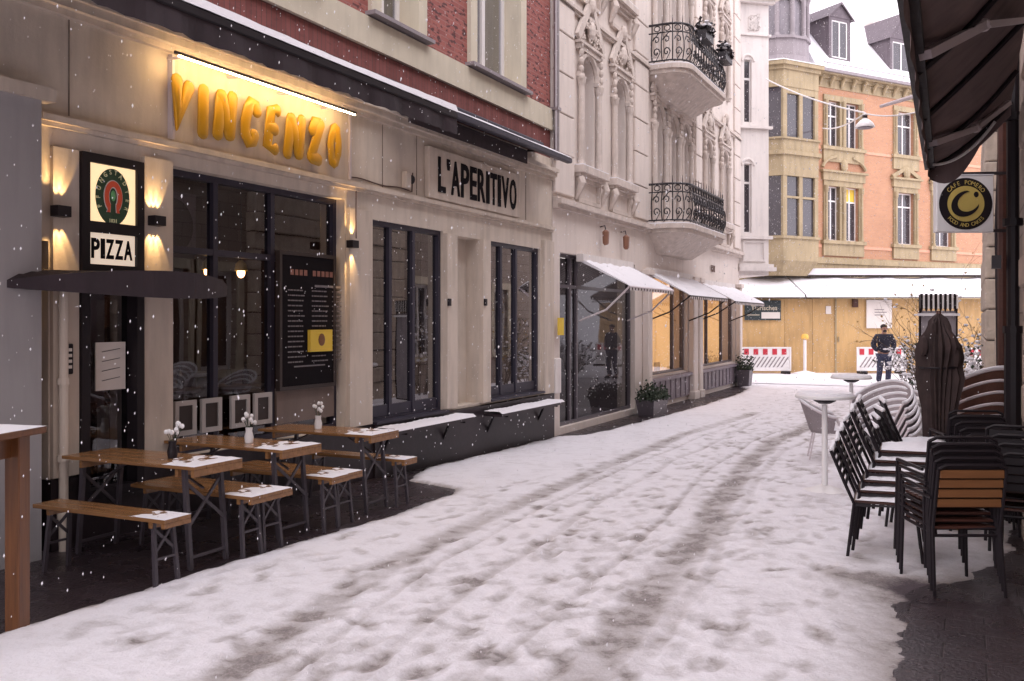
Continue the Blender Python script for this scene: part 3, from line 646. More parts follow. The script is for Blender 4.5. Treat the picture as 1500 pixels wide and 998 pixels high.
q.solo('rain_pipe', M_cream2, 'thin cream pipe on the wall behind the nearest bench', 'pipe', FL, smooth=True)
dr = thing('entrance_door', 'dark recessed entrance door between grey pier and cream wall', 'door', FL)
MB().box(oG[0]+.02, oG[1]-.02, .22, .28, .2, 2.6).build('leaf', M_black, dr); MB().tube([(oG[1]-.1, .18, 1.1), (oG[1]-.1, .18, 1.5)], .012, 6).build('handle', M_steel, dr)
gp = thing('grey_pier', 'smooth pale grey pier with small cap at the left edge of the street', 'pier', FL)
MB().box(1.2, S(42)-.01, -.16, .0, .0, 3.66).build('shaft', mat('pale_grey_paint', (.34,.325,.335), .7, .08, 2, .25, .1), gp); MB().box(1.1, S(48)+.05, -.20, .0, 3.66, 3.76).build('cap', M_cream2, gp)
# black curved canopy
cp = []; c0, c1 = 4.30, 6.75
for k in range(25):
    u = k/24; cp.append((c0+(c1-c0)*u, -.66*math.sin(PI*u)**.75-.01))
m_ = MB(); nC = len(cp)
for k in range(nC-1):
    t_ = [2.25+.15*math.sin(PI*q_/(nC-1))**.6 for q_ in (k, k+1)]; b_z = [2.25-.07*math.sin(PI*q_/(nC-1)) for q_ in (k, k+1)]; (xa, ya), (xb, yb) = cp[k], cp[k+1]
    m_.add([(xa,ya,b_z[0]),(xb,yb,b_z[1]),(xb,yb,t_[1]),(xa,ya,t_[0]),(xa,0,2.24),(xb,0,2.24),(xa,0,2.40),(xb,0,2.40)], [(0,1,2,3),(1,0,4,5),(3,2,7,6)])
o = m_.solo('door_canopy', M_fabric, 'black curved flat canopy over the entrance and beer sign bay', 'canopy', FL)
# wall lamps
for i, (px, py, lab) in enumerate(((86, 310, 'black up and down wall lamp left of the beer sign'), (227, 324, 'black up and down wall lamp right of the beer sign'), (514, 358, 'black up and down wall lamp right of the wide bar window'))):
    q = thing('wall_lamp', lab, 'wall lamp', FL, 'up and down wall lamps on the bar front'); s = S(px, -.07); z = Z(px, py, -.07); d0 = -.05
    MB().ring(s-.06, s+.06, z-.042, z+.042, .01, -.13, d0, wb=.0005, wt=.0005).box(s-.06, s+.06, -.14, -.13, z-.042, z+.042).box(s-.02, s+.02, d0, -.03, z-.03, z+.03).box(s-.05, s+.05, d0-.010, d0, z-.042, z+.042).build('housing', M_black, q)
    MB().box(s-.049, s+.049, -.128, d0-.012, z-.010, z+.010).build('glowing_element', M_lampglow, q)
    for up_ in (1, -1):
        for k in (-1, 0, 1):
            l = bpy.data.lights.new('lamp_beam', 'SPOT'); l.energy = 6.5; l.color = (1, .62, .25); l.spot_size = R(38); l.spot_blend = .6; l.shadow_soft_size = .008
            lo = bpy.data.objects.new('lamp_beam', l); COL.objects.link(lo); lo.parent = q; lo.location = (s+k*.03, -.095, z+up_*.046); lo.rotation_euler = (R(180) if up_ > 0 else 0, 0, 0)
            lo.rotation_euler = Vector((k*.16, .22, up_)).to_track_quat('-Z', 'Y').to_euler()
# sign VINCENZO
vs0, vs1 = S(248), S(507); zt0, zt1 = zm+.11, 4.38
vb = thing('shop_sign', 'cream sign panel with fat yellow VINCENZO letters under a lit tube', 'sign', FL)
MB().box(vs0+.01, vs1-.01, -.035, .0, zt0, zt1).build('panel', M_cream2, vb); e = MB(); e.box(vs0-.02, vs0+.008, -.06, 0, zt0, zt1); e.box(vs1-.008, vs1+.02, -.06, 0, zt0, zt1); e.build('edge_strip', M_alu, vb)
GL = {'V': [[(0,1),(.07,.03),(.80,.93)]], 'I': [[(.5,1),(.38,0)]], 'N': [[(.02,0),(.22,.96)],[(.22,.96),(.62,.05)],[(.62,.05),(.78,1)]],
      'C': [[(.75,.78),(.66,.96),(.45,1.0),(.22,.82),(.08,.5),(.10,.2),(.28,.0),(.5,.06),(.66,.24)]], 'E': [[(.72,.98),(.30,.96),(.05,.04),(.55,0)],[(.2,.5),(.6,.5)]],
      'Z': [[(.12,.72),(.3,.98),(.72,.98)],[(.72,.98),(.05,.02)],[(.05,.02),(.62,.0)]], 'O': [[(.5+.36*math.cos(2*PI*k/16)+.07*math.sin(2*PI*k/16), .5+.5*math.sin(2*PI*k/16)) for k in range(16)]]}
spans = [(249,286),(286,309),(309,349),(350,384),(384,414),(413,449),(448,477),(477,504)]
for i, (ch, (pa, pb)) in enumerate(zip('VINCENZO', spans)):
    sa, sb = S(pa, -.1), S(pb, -.1); wl = sb-sa; L = MB(); h = .405; rr = .068
    for st in GL[ch]:
        pts = [(sa+rr+.01+(wl-2*rr)*(x*1.22 if ch not in 'IO' else x*.9), -.10+.006*(j % 3), 3.745+h*z-(.02 if i in (1, 5) else 0)) for j, (x, z) in enumerate(st)]
        if ch == 'O': L.stroke(pts, rr*.85, 12, .34, True)
        else: L.stroke(pts, rr, 12, .34)
    L.build('letter', M_letter, vb, 2)
tl = thing('tube_lamp', 'long warm lit tube lamp on brackets above the yellow letters', 'lamp', FL)
ta, tb = S(262, -.3), S(520, -.3); zt = 4.29; f = MB(); f.rbox(ta-.05, tb+.02, -.312, -.288, zt+.009, zt+.035, .004); f.build('housing', M_greyh, tl)
MB().tube([(ta, -.30, zt), (tb, -.30, zt)], .0065, 8).build('tube', M_tube, tl, True)
for k in range(4): s = ta+.15+(tb-ta-.4)*k/3; MB().bar((s, -.31, zt+.03), (s+.0, -.01, zt+.05), .025, .02).build('bracket', M_alu, tl)
# sign L'APERITIVO
ab = thing('shop_sign', "cream board sign with black condensed L'APERITIVO letters", 'sign', FL); a, b = S(621), S(755)
MB().rbox(a, b, -.08, -.001, 3.62, 4.30, .01).build('board', M_cream2, ab)
T = MB(); T.fit("L'APERITIVO", S(634), S(749), 3.72, 4.19, -.086, .008, .018, [.85,.36,1.05,1,.85,1,.42,.9,.42,1.05,1], .17); T.build('lettering', M_ink, ab)
q = thing('alarm_box', 'small cream alarm box with dark lens on the wall left of the board sign', 'alarm', FL); s = S(592); z = Z(592, 265); MB().rbox(s-.07, s+.05, -.08, 0, z-.1, z+.11, .01).build('box', M_cream2, q); MB().ell((s+.08, -.06, z+.02), (.035,.05,.06), 10, 6).build('lens', M_black, q, True)
for px, lab in ((657, 'small black switch on the pilaster left of the beige recess'), (710, 'small black switch on the pilaster right of the beige recess')):
    s = S(px, -.07); z = Z(px, 443, -.07); MB().rbox(s-.035, s+.035, -.10, -.068, z-.05, z+.05, .006).solo('wall_switch', M_black, lab, 'switch', FL)
# wall benches (snow covered planks on iron brackets)
for (pa, pb, lab) in ((582, 697, 'snow covered plank ledge below the window left of the beige recess'), (735, 827, 'snow covered plank ledge below the window right of the beige recess')):
    q = thing('wall_ledge', lab, 'ledge', FL); d = -.42; a, b = S(pa, d), min(S(pb, d), 14.8); z = .70 if pa < 600 else .66
    MB().box(a, b, d-.0, d+.3, z-.04, z).build('plank', M_granite, q)
    k_ = MB()
    for x in (a+.25, b-.25): k_.bar((x, d+.25, z-.05), (x, -.05, z-.30), .03, .03, (1,0,0)); k_.bar((x, d+.02, z-.055), (x, -.05, z-.055), .03, .02)
    k_.build('bracket', M_black, q)
    sn_ = MB(); n = 40; 
    for k in range(n):
        x0 = a+(b-a)*k/n; x1 = a+(b-a)*(k+1)/n; hh = [.032+.006*math.sin(kk*.35)+.003*math.sin(kk*2.3) for kk in (k, k+1)]
        sn_.add([(x0,d-.008,z+.001),(x1,d-.008,z+.001),(x1,d+.04,z+hh[1]),(x0,d+.04,z+hh[0]),(x0,d+.29,z+hh[0]),(x1,d+.29,z+hh[1])], [(0,1,2,3),(3,2,5,4)])
    sn_.build('snow', M_snow, q, True)
# awnings of the brick house
aw = thing('folding_awning', 'long dark awning with snow on its front bar above the two bar signs', 'awning', FL)
D = -1.4; sa, sb = -.5, 8.8
def snowbar(a, b, d0, d1, z, h, n=60, seed=0):
    s_ = MB(); r_ = random.Random(seed); hs = [h*(.9+.12*math.sin(q_*.23+seed)+.1*r_.random()) for q_ in range(n+1)]; es = [.006*(r_.random()-.4) for _ in range(n+1)]
    for k in range(n):
        x0 = a+(b-a)*k/n; x1 = a+(b-a)*(k+1)/n; m0 = d0+(d1-d0)*.25; m1 = d0+(d1-d0)*.8
        s_.add([(x0,d0+es[k],z),(x1,d0+es[k+1],z),(x1,m0,z+hs[k+1]),(x0,m0,z+hs[k]),(x0,m1,z+hs[k]),(x1,m1,z+hs[k+1]),(x0,d1,z),(x1,d1,z)], [(0,1,2,3),(3,2,5,4),(4,5,7,6)])
    return s_
m_ = MB(); n = 50
for k in range(n):
    x0 = sa+(sb-sa)*k/n; x1 = sa+(sb-sa)*(k+1)/n
    def zv(x, v): return (1-v)*4.72+v*4.25-.05*math.sin(PI*v)+.01*math.sin(x*7)
    for j in range(6): v0, v1 = j/6, (j+1)/6; m_.add([(x0,-.1+(D+.1)*v0,zv(x0,v0)),(x1,-.1+(D+.1)*v0,zv(x1,v0)),(x1,-.1+(D+.1)*v1,zv(x1,v1)),(x0,-.1+(D+.1)*v1,zv(x0,v1))], [(0,1,2,3)])
m_.build('cloth', M_fabric, aw, True)
v_ = MB(); n = 120
for k in range(n):
    x0 = sa+(sb-sa)*k/n; x1 = sa+(sb-sa)*(k+1)/n; d0, d1 = [D-.02+.018*math.sin(x*9)+.01*math.sin(x*23) for x in (x0, x1)]
    v_.add([(x0,D-.01,4.22),(x1,D-.01,4.22),(x1,d1,4.03+.006*math.sin(x1*30)),(x0,d0,4.03+.006*math.sin(x0*30))], [(0,1,2,3)])
v_.build('valance', M_fabric, aw, True); MB().rbox(sa, sb, D-.03, D+.07, 4.20, 4.27, .01).build('front_bar', M_black, aw)
snowbar(sa, sb, D-.035, D+.09, 4.271, .075).build('snow', M_snow, aw, True)
MB().rbox(sa-.05, sb+.05, -.17, -.165+.15, 4.68, 4.86, .02).build('cassette', M_bluegrey, aw); snowbar(sa, sb, -.17, -.01, 4.861, .03, seed=4).build('cassette_snow', M_snow, aw, True)
for s in (.4, 5.9, 8.4): MB().tube([(s, -.1, 4.62), (s-.45, -.75, 4.42), (s, D+.03, 4.23)], .02, 8).build('folding_arm', M_black, aw, True)
aw2 = thing('folding_awning', 'short half open dark awning over the board sign with thin snow line', 'awning', FL); sa, sb, D = 9.35, 13.9, -.62
MB().add([(sa,-.1,4.86),(sb,-.1,4.86),(sb,D,4.62),(sa,D,4.62)], [(0,1,2,3)]).build('cloth', M_bluegrey, aw2)
MB().rbox(sa, sb, D-.04, D+.06, 4.55, 4.63, .015).build('front_bar', M_bluegrey, aw2); snowbar(sa, sb, D-.04, D+.09, 4.631, .03, seed=9).build('snow', M_snow, aw2, True)
v_ = MB(); v_.box(sa+.05, sb-1.2, D+.2, D+.22, 4.38, 4.58); v_.build('valance', M_fabric, aw2); MB().rbox(sa, sb, -.16, -.01, 4.78, 4.93, .02).build('cassette', M_bluegrey, aw2)
for s in (sa+.5, sb-.5): MB().tube([(s, -.1, 4.72), (s-.25, -.35, 4.66), (s, D+.03, 4.57)], .018, 8).build('folding_arm', M_black, aw2, True)
# ================================================================ white ornate house
SW0, SW1 = YB+.03, 29.0
wb = thing('white_house', 'white stucco house with ornate arched windows and two iron balconies', 'building', FL)
gops = [(S(820), S(930), .12, 3.2), (19.75, 23.1, .75, 3.05), (24.1, 28.4, .75, 3.0)]
uw = [(15.84, 16.56, 4.82, 6.9), (17.62, 18.34, 4.82, 6.9)]; bw_ = [(20.25, 20.95), (21.35, 22.05), (22.45, 23.15)]; rw_ = [(24.7, 25.35), (26.6, 27.25)]
uo = list(uw)+[(a, b, z0, z1) for a, b in bw_ for z0, z1 in ((4.3, 6.9),)]+[(a, b, 4.82, 6.9) for a, b in rw_]
uo2 = [(a, b, z0+3.72, z1+3.72) for a, b, z0, z1 in uo]; 
MB().wall(SW0, SW1, 0, 3.95, 0, .4, gops).build('ground_floor_wall', M_white, wb); MB().wall(SW0, SW1, 3.95, 13.5, 0, .4, uo+uo2+[(a, b, z0+7.3, z1+6.9) for a, b, z0, z1 in uo]).build('upper_wall', M_white, wb)
MB().box(SW0+.4, SW1-.3, 7.5, 8, 0, 13.5).box(SW0, SW0+.35, .41, 8, 0, 13.5).build('back_wall', M_white, wb)
MB().plan([(SW0, -.3), (SW1, -.3), (SW1, 8), (SW0, 8)], 13.51, 17, [(SW0, 3), (SW1, 3), (SW1, 5), (SW0, 5)]).build('roof', M_slate, wb)
c = MB()
for z, h, d in ((3.95, .07, .10), (4.02, .08, .17), (4.10, .04, .10), (7.55, .05, .06), (7.6, .06, .10), (13.0, .2, .2), (13.2, .3, .4)):
    c.box(SW0, 19.85 if z < 8 else SW1, -d, .005, z, z+h)
    if z < 8: c.box(23.6, SW1, -d, .005, z, z+h)
c.build('cornice', M_orn, wb)
r_ = MB()
for a, b in ((SW0+.0, 15.45), (18.85, 19.75), (23.75, 24.35), (28.2, 28.95)):
    z = 4.2
    while z < 12.8: r_.rbox(a, b, -.06, .004, z+.012, z+.70, .012); z += .712
r_.build('rusticated_pilaster', M_white, wb)
def arched(par, a, b, z0, z1, d=.22, ped=True, cols=True, seed=0):
    """arched window head, frame, panes, pediment and side columns"""
    w = b-a; cx = (a+b)/2; zs = z1-w/2
    fr = MB(); fr.ring(a, b, z0, z1, .05, d, d+.06); fr.box(cx-.03, cx+.03, d-.004, d+.056, z0+.05, z1-.05); fr.box(a+.05, cx-.03, d+.003, d+.05, zs-.03, zs+.03); fr.box(cx+.03, b-.05, d+.003, d+.05, zs-.03, zs+.03)
    wn = fr.build('window', M_winwhite, par)
    MB().box(a+.03, b-.03, d+.02, d+.026, z0+.03, z1-.03).build('pane', M_glass2, wn); MB().box(a+.01, b-.01, d+.13, d+.15, z0+.01, z1-.01).build('curtain', M_curtain, wn)
    sp = MB(); n = 10
    for sgn in (-1, 1):
        P = [(cx+sgn*(w/2+.0), z1+.001), (cx, z1+.001)]+[(cx+sgn*w/2*math.sin(PI/2*k/n), zs+w/2*math.cos(PI/2*k/n)) for k in range(0, n+1)]
        sp.prism(P if sgn > 0 else P[::-1], .012, d-.01)
    am = MB(); am.tube([(cx+(w/2+.07)*math.cos(PI*k/16), -.02, zs+(w/2+.07)*math.sin(PI*k/16)) for k in range(17)], .06, 6)
    for zz in (zs-.0, z0+.0): 
        for x in (a-.09, b+.09): am.box(x-.09, x+.09, -.10, .01, zz-.08, zz)
    if cols:
        for x in (a-.09, b+.09): am.lathe([(.085,0),(.07,.08),(.062,.12),(.058,zs-z0-.25),(.075,zs-z0-.2),(.095,zs-z0-.09)], (x, -.07, z0+.0), 10)
    sp.build('arch_spandrel', M_white, wn); am.build('surround', M_orn, wn)
    if ped:
        p = MB(); zb = z1+.16; hw = w/2+.26
        p.box(cx-hw, cx+hw, -.13, .004, zb, zb+.05); p.box(cx-hw+.05, cx+hw-.05, -.09, .004, zb-.10, zb)
        for sg in (-1, 1): p.bar((cx+sg*(hw+.02), -.075, zb+.09), (cx+sg*.10, -.075, zb+.78), .15, .07, (0,1,0))
        rr = random.Random(seed)
        for k in range(30):                        # carved scrolls and leaves in the pediment field
            u = rr.uniform(-1, 1); v = rr.random()*(1-abs(u))*.85; q = (cx+u*hw*.85, -.05-.04*rr.random(), zb+.10+v*.75); r0 = .035+.05*rr.random()
            p.tube([(q[0]+r0*(1-.08*j)*math.cos(j*.8), q[1]-.004*j, q[2]+r0*(1-.08*j)*math.sin(j*.8)) for j in range(9)], .022, 5)
        p.ell((cx, -.1, zb+.82), (.10, .08, .15), 8, 6); p.ell((cx, -.09, zb+.35), (.13, .08, .19), 10, 6)
        for x in (a-.14, b+.14):
            for j in range(5): p.ell((x, -.09, zs-.1+.15*j), (.07-.006*j, .05, .08), 7, 5)
        p.build('pediment', M_orn, wn)
    return wn
for i, (a, b, z0, z1) in enumerate(uw+uo2[:2]): arched(wb, a, b, z0, z1, seed=i)
for i, (a, b) in enumerate(bw_): arched(wb, a, b, 4.3, 6.9, seed=20+i); arched(wb, a, b, 8.02, 10.62, seed=30+i)
for i, (a, b) in enumerate(rw_): arched(wb, a, b, 4.82, 6.9, seed=40+i); arched(wb, a, b, 8.54, 10.62, seed=50+i)
for a, b, z0, z1 in uo: arched(wb, a, b, z0+7.3, z1+6.9, ped=False)
# window aprons under the first floor sills
for (a, b, z0) in [(15.84, 16.56, 4.82), (17.62, 18.34, 4.82), (24.7, 25.35, 4.82), (26.6, 27.25, 4.82), (15.84, 16.56, 8.54), (17.62, 18.34, 8.54)]:
    p = MB(); p.box(a-.32, b+.32, -.20, .004, z0-.13, z0-.002); p.box(a-.28, b+.28, -.13, .004, z0-.19, z0-.13); p.ring(a-.2, b+.2, z0-.66, z0-.19, .07, -.07, .004)
    for x in (a-.26, b+.26): p.tube([(x, -.12, z0-.22), (x, -.16, z0-.32), (x, -.08, z0-.50), (x, -.03, z0-.62)], [.07, .075, .055, .03], 6)
    p.build('window_apron', M_orn, wb)
    MB().box(a-.31, b+.31, -.19, -.0, z0-.001, z0+.018).build('sill_snow', M_snow, wb)
# balconies
def rail_path(s0, s1, D, rc=.45, n=7):
    P = [(s0, 0.0), (s0, -D+rc)]+[(s0+rc-rc*math.cos(PI/2*k/n), -D+rc-rc*math.sin(PI/2*k/n)) for k in range(1, n)]+[(s0+rc, -D), (s1-rc, -D)]+[(s1-rc+rc*math.sin(PI/2*k/n), -D+rc-rc*math.cos(PI/2*k/n)) for k in range(1, n)]+[(s1, -D+rc), (s1, 0.0)]
    return P
def balcony(z, label, lush):
    q = thing('balcony', label, 'balcony', FL, 'wrought iron balconies of the white house')
    s0, s1, D = 19.75, 23.6, .95; P = rail_path(s0, s1, D)
    sl = MB(); sl.plan(P, z-.10, z); o2 = [(21.68+(x-21.68)*.97, y*.94) for x, y in P]; sl.plan(o2, z-.19, z-.101)
    o3 = [(21.68+(x-21.68)*.93, y*.88) for x, y in P]; o4 = [(21.68+(x-21.68)*.62, y*.25) for x, y in P]; sl.plan(o4, z-.62, z-.191, o3); sl.build('slab', M_orn, q)
    MB().plan([(21.68+(x-21.68)*.99, y*.985) for x, y in P], z+.001, z+.03).build('snow', M_snow, q)
    # resample path
    P3 = [Vector((x, y*.94+.0, 0)) for x, y in [(21.68+(x-21.68)*.975, y) for x, y in P]]; L = [0]
    for i in range(1, len(P3)): L.append(L[-1]+(P3[i]-P3[i-1]).length)
    def at(d):
        for i in range(1, len(L)):
            if d <= L[i]: f_ = (d-L[i-1])/(L[i]-L[i-1]); v = P3[i-1].lerp(P3[i], f_); return v, (P3[i]-P3[i-1]).normalized()
        return P3[-1], (P3[-1]-P3[-2]).normalized()
    rl = MB()
    for zz, r0 in ((z+.08, .014), (z+.70, .011), (z+.88, .02)): rl.tube([(p.x, p.y, zz) for p in P3], r0*1.35, 6)
    rl.build('rail', M_iron, q)
    sc2 = MB(); dd = .12; k = 0
    while dd < L[-1]:
        p, tg = at(dd); nrm = Vector((tg.y, -tg.x, 0)); 
        if nrm.dot(Vector((p.x-21.68, p.y, 0))) < 0: nrm = -nrm
        B = lambda h: .07*math.sin(PI*min(1, h/.6)) if h < .6 else 0
        q3 = lambda u, h: tuple(p+tg*u+nrm*B(h)+Vector((0, 0, z+.08+h)))
        if k % 2 == 0:
            sc2.tube([q3(0, h) for h in (0, .12, .25, .4, .55, .62, .8)], .014, 4)
            sc2.tube([q3(.0, .8), q3(0, .98)], [.012, .003], 4)
        else:
            rr = .085
            for (cz, sg) in ((.17, 1), (.44, -1)):
                sc2.tube([q3(sg*rr*(1-.09*j)*math.cos(j*.72), cz+rr*(1-.09*j)*math.sin(j*.72)*1.25) for j in range(11)], .015, 4)
                sc2.tube([q3(sg*rr, cz), q3(sg*-.02, cz-sg*.16), q3(-sg*rr, cz-sg*.2)], .012, 4)
            sc2.tube([q3(.07*math.cos(j*.8), .71+.06*math.sin(j*.8)) for j in range(9)], .012, 4)
        dd += .115; k += 1
    sc2.build('scrollwork', M_iron, q)
    if lush:                                        # flower boxes with dead plants and snow
        for c0 in (20.95, 22.85):
            bx = MB(); bx.box(c0-.35, c0+.35, -1.12, -.92, z+.72, z+.90); bx.build('flower_box', M_iron, q)
            lf = MB(); r0 = random.Random(int(c0*10))
            for j in range(150):
                c_ = (c0+r0.uniform(-.36, .36), -1.02+r0.uniform(-.14, .14), z+.88+abs(r0.gauss(0, .13))); a_ = r0.random()*6; rr = .03+.03*r0.random()
                lf.add([(c_[0]+rr*math.cos(a_), c_[1], c_[2]+rr*math.sin(a_)), (c_[0]-rr*math.sin(a_), c_[1]+rr, c_[2]), (c_[0]-rr*math.cos(a_), c_[1], c_[2]-rr*math.sin(a_)), (c_[0]+rr*math.sin(a_), c_[1]-rr, c_[2])], [(0,1,2,3)])
            lf.build('foliage', M_iron, q)
            sb_ = MB(); [sb_.ell((c0+r0.uniform(-.3, .3), -1.02+r0.uniform(-.1, .1), z+1.02+r0.uniform(-.04, .12)), (.07, .06, .03), 7, 4) for j in range(9)]; sb_.build('plant_snow', M_snow, q)
    return q
balcony(4.14, 'lower iron balcony with scrolled black railing on the white house', False)
balcony(7.66, 'upper iron balcony with plant boxes on its black railing', True)
# ground floor shops
M_greydark = mat('dark_grey_shop_frame', (.10,.085,.10), .4, .2, 6, .2, .05)
M_shoproom = mat('dim_grey_showroom', (.24,.21,.23), .8, .3, 2, .3, .1)
sA = shopfront_window('shopfront_glazing', 'grey framed full height glass shopfront left of the first striped awning', gops[0], .10, [S(843), S(853)], [2.62], M_greydark, glass('shop_glass_muted', (.62,.62,.64), .26), 'shop window')
q = MB(); q.box(S(820)-.1, S(930)+.1, 3.0, 3.1, 0, 3.5); q.box(S(820)-.2, S(820)-.1, .41, 3, 0, 3.5); q.box(S(930)+.1, S(930)+.2, .41, 3, 0, 3.5); q.box(S(820)-.1, S(930)+.1, .41, 3, 3.4, 3.5); q.box(S(820)-.1, S(930)+.1, .41, 3, 0, .1); q.build('room_lining', M_shoproom, sA)
MB().box(S(845), S(925), 1.2, 1.5, 3.36, 3.395).build('added_ceiling_light', emit('added_showroom_glow', (1, .9, .82), 5), sA)  # glowing strip added to brighten the dark showroom
tr_ = thing('added_green_tree', 'small green tree added behind the glass shopfront for its green reflection', 'plant', FL); s = S(884, 1.0)  # tree added in place of a green reflection in the glass
MB().tube([(s, 1.0, .1), (s, 1.0, 1.0)], [.04, .03], 6).build('stem', M_soil, tr_)
lf = MB(); r0 = random.Random(5)
for j in range(420):
    h = r0.random(); rad = .30*(1-h)+.05; a_ = r0.random()*2*PI; c_ = (s+rad*math.cos(a_), 1.0+rad*math.sin(a_), .85+1.1*h); e_ = .05
    lf.add([(c_[0]-e_, c_[1], c_[2]), (c_[0], c_[1]-e_*.5, c_[2]-e_*.6), (c_[0]+e_, c_[1], c_[2]-e_*.2), (c_[0], c_[1]+e_*.3, c_[2]+e_*.5)], [(0,1,2,3)])
lf.build('crown', mat('light_green_leaves', (.16,.42,.16), .7, .3, 10, 0, .1), tr_)
pst = MB(); s = S(814); pst.box(s-.12, s+.12, -.105, -.085, 1.75, 2.05); pst.solo('notice', M_yellow, 'small yellow notice taped to the white wall beside the glass shopfront', 'notice', FL)
pst = MB(); s = S(812); pst.rbox(s-.13, s+.1, -.09, -.0, .75, 1.35, .01); pst.solo('letter_box', M_white2, 'white letter box on the narrow strip left of the glass shopfront', 'letter box', FL)
for i, (o, lab, bars) in enumerate(((gops[1], 'warm lit shop window under the middle striped awning', [20.35, 22.2]), (gops[2], 'warm lit shop window under the far striped awning', [25.5, 27.2]))):
    q = shopfront_window('lit_shop_window', lab, o, .10, bars, [], M_greydark, M_glass); o0, o1 = o[0]-.05, o[1]+.05
    MB().box(o0, o1, 1.4, 1.45, .2, 3.3).box(o0-.05, o0, .41, 1.4, .2, 3.3).box(o1, o1+.05, .41, 1.4, .2, 3.3).box(o0, o1, .41, 1.4, 3.3, 3.35).build('lit_back_wall', M_shopglow, q)
    MB().box(o0, o1, .41, 1.4, .2, .7).build('display_floor', M_ochre, q)
    ob = MB(); r0 = random.Random(8+i)
    for j in range(9): x = r0.uniform(o[0]+.3, o[1]-.3); h = r0.uniform(.15, .6); ob.box(x-.1, x+.1, .6+.02*j, .7+.02*j, .701, .7+h)
    ob.build('goods', M_orn, q)
    pn = MB(); pn.box(o[0]-.1, o[1]+.1, -.05, .0, .12, .62); pn.box(o[0]-.14, o[1]+.14, -.12, .0, .62, .70); k = o[0]
    while k < o[1]: pn.box(k, k+.05, -.075, -.05, .14, .60); k += .42
    pn.build('panelled_base', mat('mauve_grey_paint', (.22,.18,.21), .55, .15, 5, .3, .1) if i == 0 else MATS['mauve_grey_paint'], q)
for a, b in ((19.45, 19.72), (23.15, 23.55), (23.75, 24.06), (28.45, 28.75)):
    cl_ = MB(); cl_.rbox(a, b, -.16, .0, .1, 3.0, .02); cl_.rbox(a-.04, b+.04, -.2, 0, 3.0, 3.12, .01); cl_.rbox(a-.03, b+.03, -.2, 0, 0, .2, .01); cl_.build('shop_pilaster', M_white, wb)
bx = MB(); bx.text('VIN', .26, (25.6, -.03, 3.36), .01, .004); bx.solo('shop_lettering', mat('brown_letters', (.14,.08,.06), .6, .1, 9), 'small brown letters on the white fascia above the far awnings', 'sign', FL)
for k, (px, lab) in enumerate(((886, 'left one of two small brown wall lanterns above the first awning'), (916, 'right one of two small brown wall lanterns above the first awning'))):
    s = S(px, -.1); q = thing('wall_lantern', lab, 'lantern', FL); z = 3.62; MB().tube([(s, 0, z+.2), (s, -.1, z+.22), (s, -.12, z+.12)], .012, 6).build('bracket', M_black, q)
    MB().lathe([(.02,.14),(.07,.10),(.06,-.12),(.03,-.16)], (s, -.12, z), 6).build('lantern_body', mat('copper_brown', (.22,.10,.06), .5, .2, 9) if k == 0 else MATS['copper_brown'], q)
M_strp = stripes('striped_awning_cloth', (.10,.07,.07), (.62,.57,.55), .17, 'X')
for i, (sa, sb, lab, zf, zb) in enumerate(((15.7, 18.45, 'snow covered striped awning over the glass shopfront, nearest of three', 2.62, 3.08), (19.7, 23.2, 'snow covered striped awning, middle one of three on the white house', 2.55, 3.03), (24.0, 27.8, 'snow covered striped awning, farthest of three on the white house', 2.5, 2.95))):
    q = thing('striped_awning', lab, 'awning', FL, 'striped awnings of the white house shops'); D = -1.0
    MB().add([(sa,-.06,zb),(sb,-.06,zb),(sb,D,zf),(sa,D,zf)], [(0,1,2,3)]).build('cloth', M_strp, q)
    sn_ = MB(); n = 30
    for k in range(n):
        x0, x1 = sa+(sb-sa)*k/n, sa+(sb-sa)*(k+1)/n; hh = [.05+.012*math.sin(x*6)+.01*math.sin(x*17) for x in (x0, x1)]
        sn_.add([(x0,-.05,zb+.006),(x1,-.05,zb+.006),(x1,-.12,zb+hh[1]-.02),(x0,-.12,zb+hh[0]-.02),(x0,D+.05,zf+hh[0]),(x1,D+.05,zf+hh[1]),(x1,D-.01,zf+.002),(x0,D-.01,zf+.002)], [(0,1,2,3),(3,2,5,4),(4,5,6,7)])
    for x, e in ((sa, -1), (sb, 1)): sn_.add([(x,-.05,zb+.006),(x,-.12,zb+.035),(x,D+.05,zf+.05),(x,D-.01,zf+.002)], [(0,1,2,3)])
    sn_.build('snow', M_snow, q, True)
    vl = MB(); k = sa
    while k < sb-.05:                                # scalloped valance and triangular cheeks
        e_ = min(k+.17, sb); vl.prism([(k, zf-.005), (e_, zf-.005), (e_, zf-.06), ((k+e_)/2, zf-.085), (k, zf-.06)], D-.012, D-.006); k += .17
    vl.build('valance', M_strp, q); MB().box(sa-.03, sb+.03, -.14, .0, zb, zb+.14).build('cassette', M_white2, q)
    ar = MB()
    for x in (sa+.05, sb-.05): ar.tube([(x, -.03, 2.0), (x, -.55, 2.2), (x, D+.02, zf-.02)], .018, 6)
    ar.tube([(sa, D, zf-.01), (sb, D, zf-.01)], .02, 6); ar.build('arm', M_alu if i == 0 else M_black, q, True)
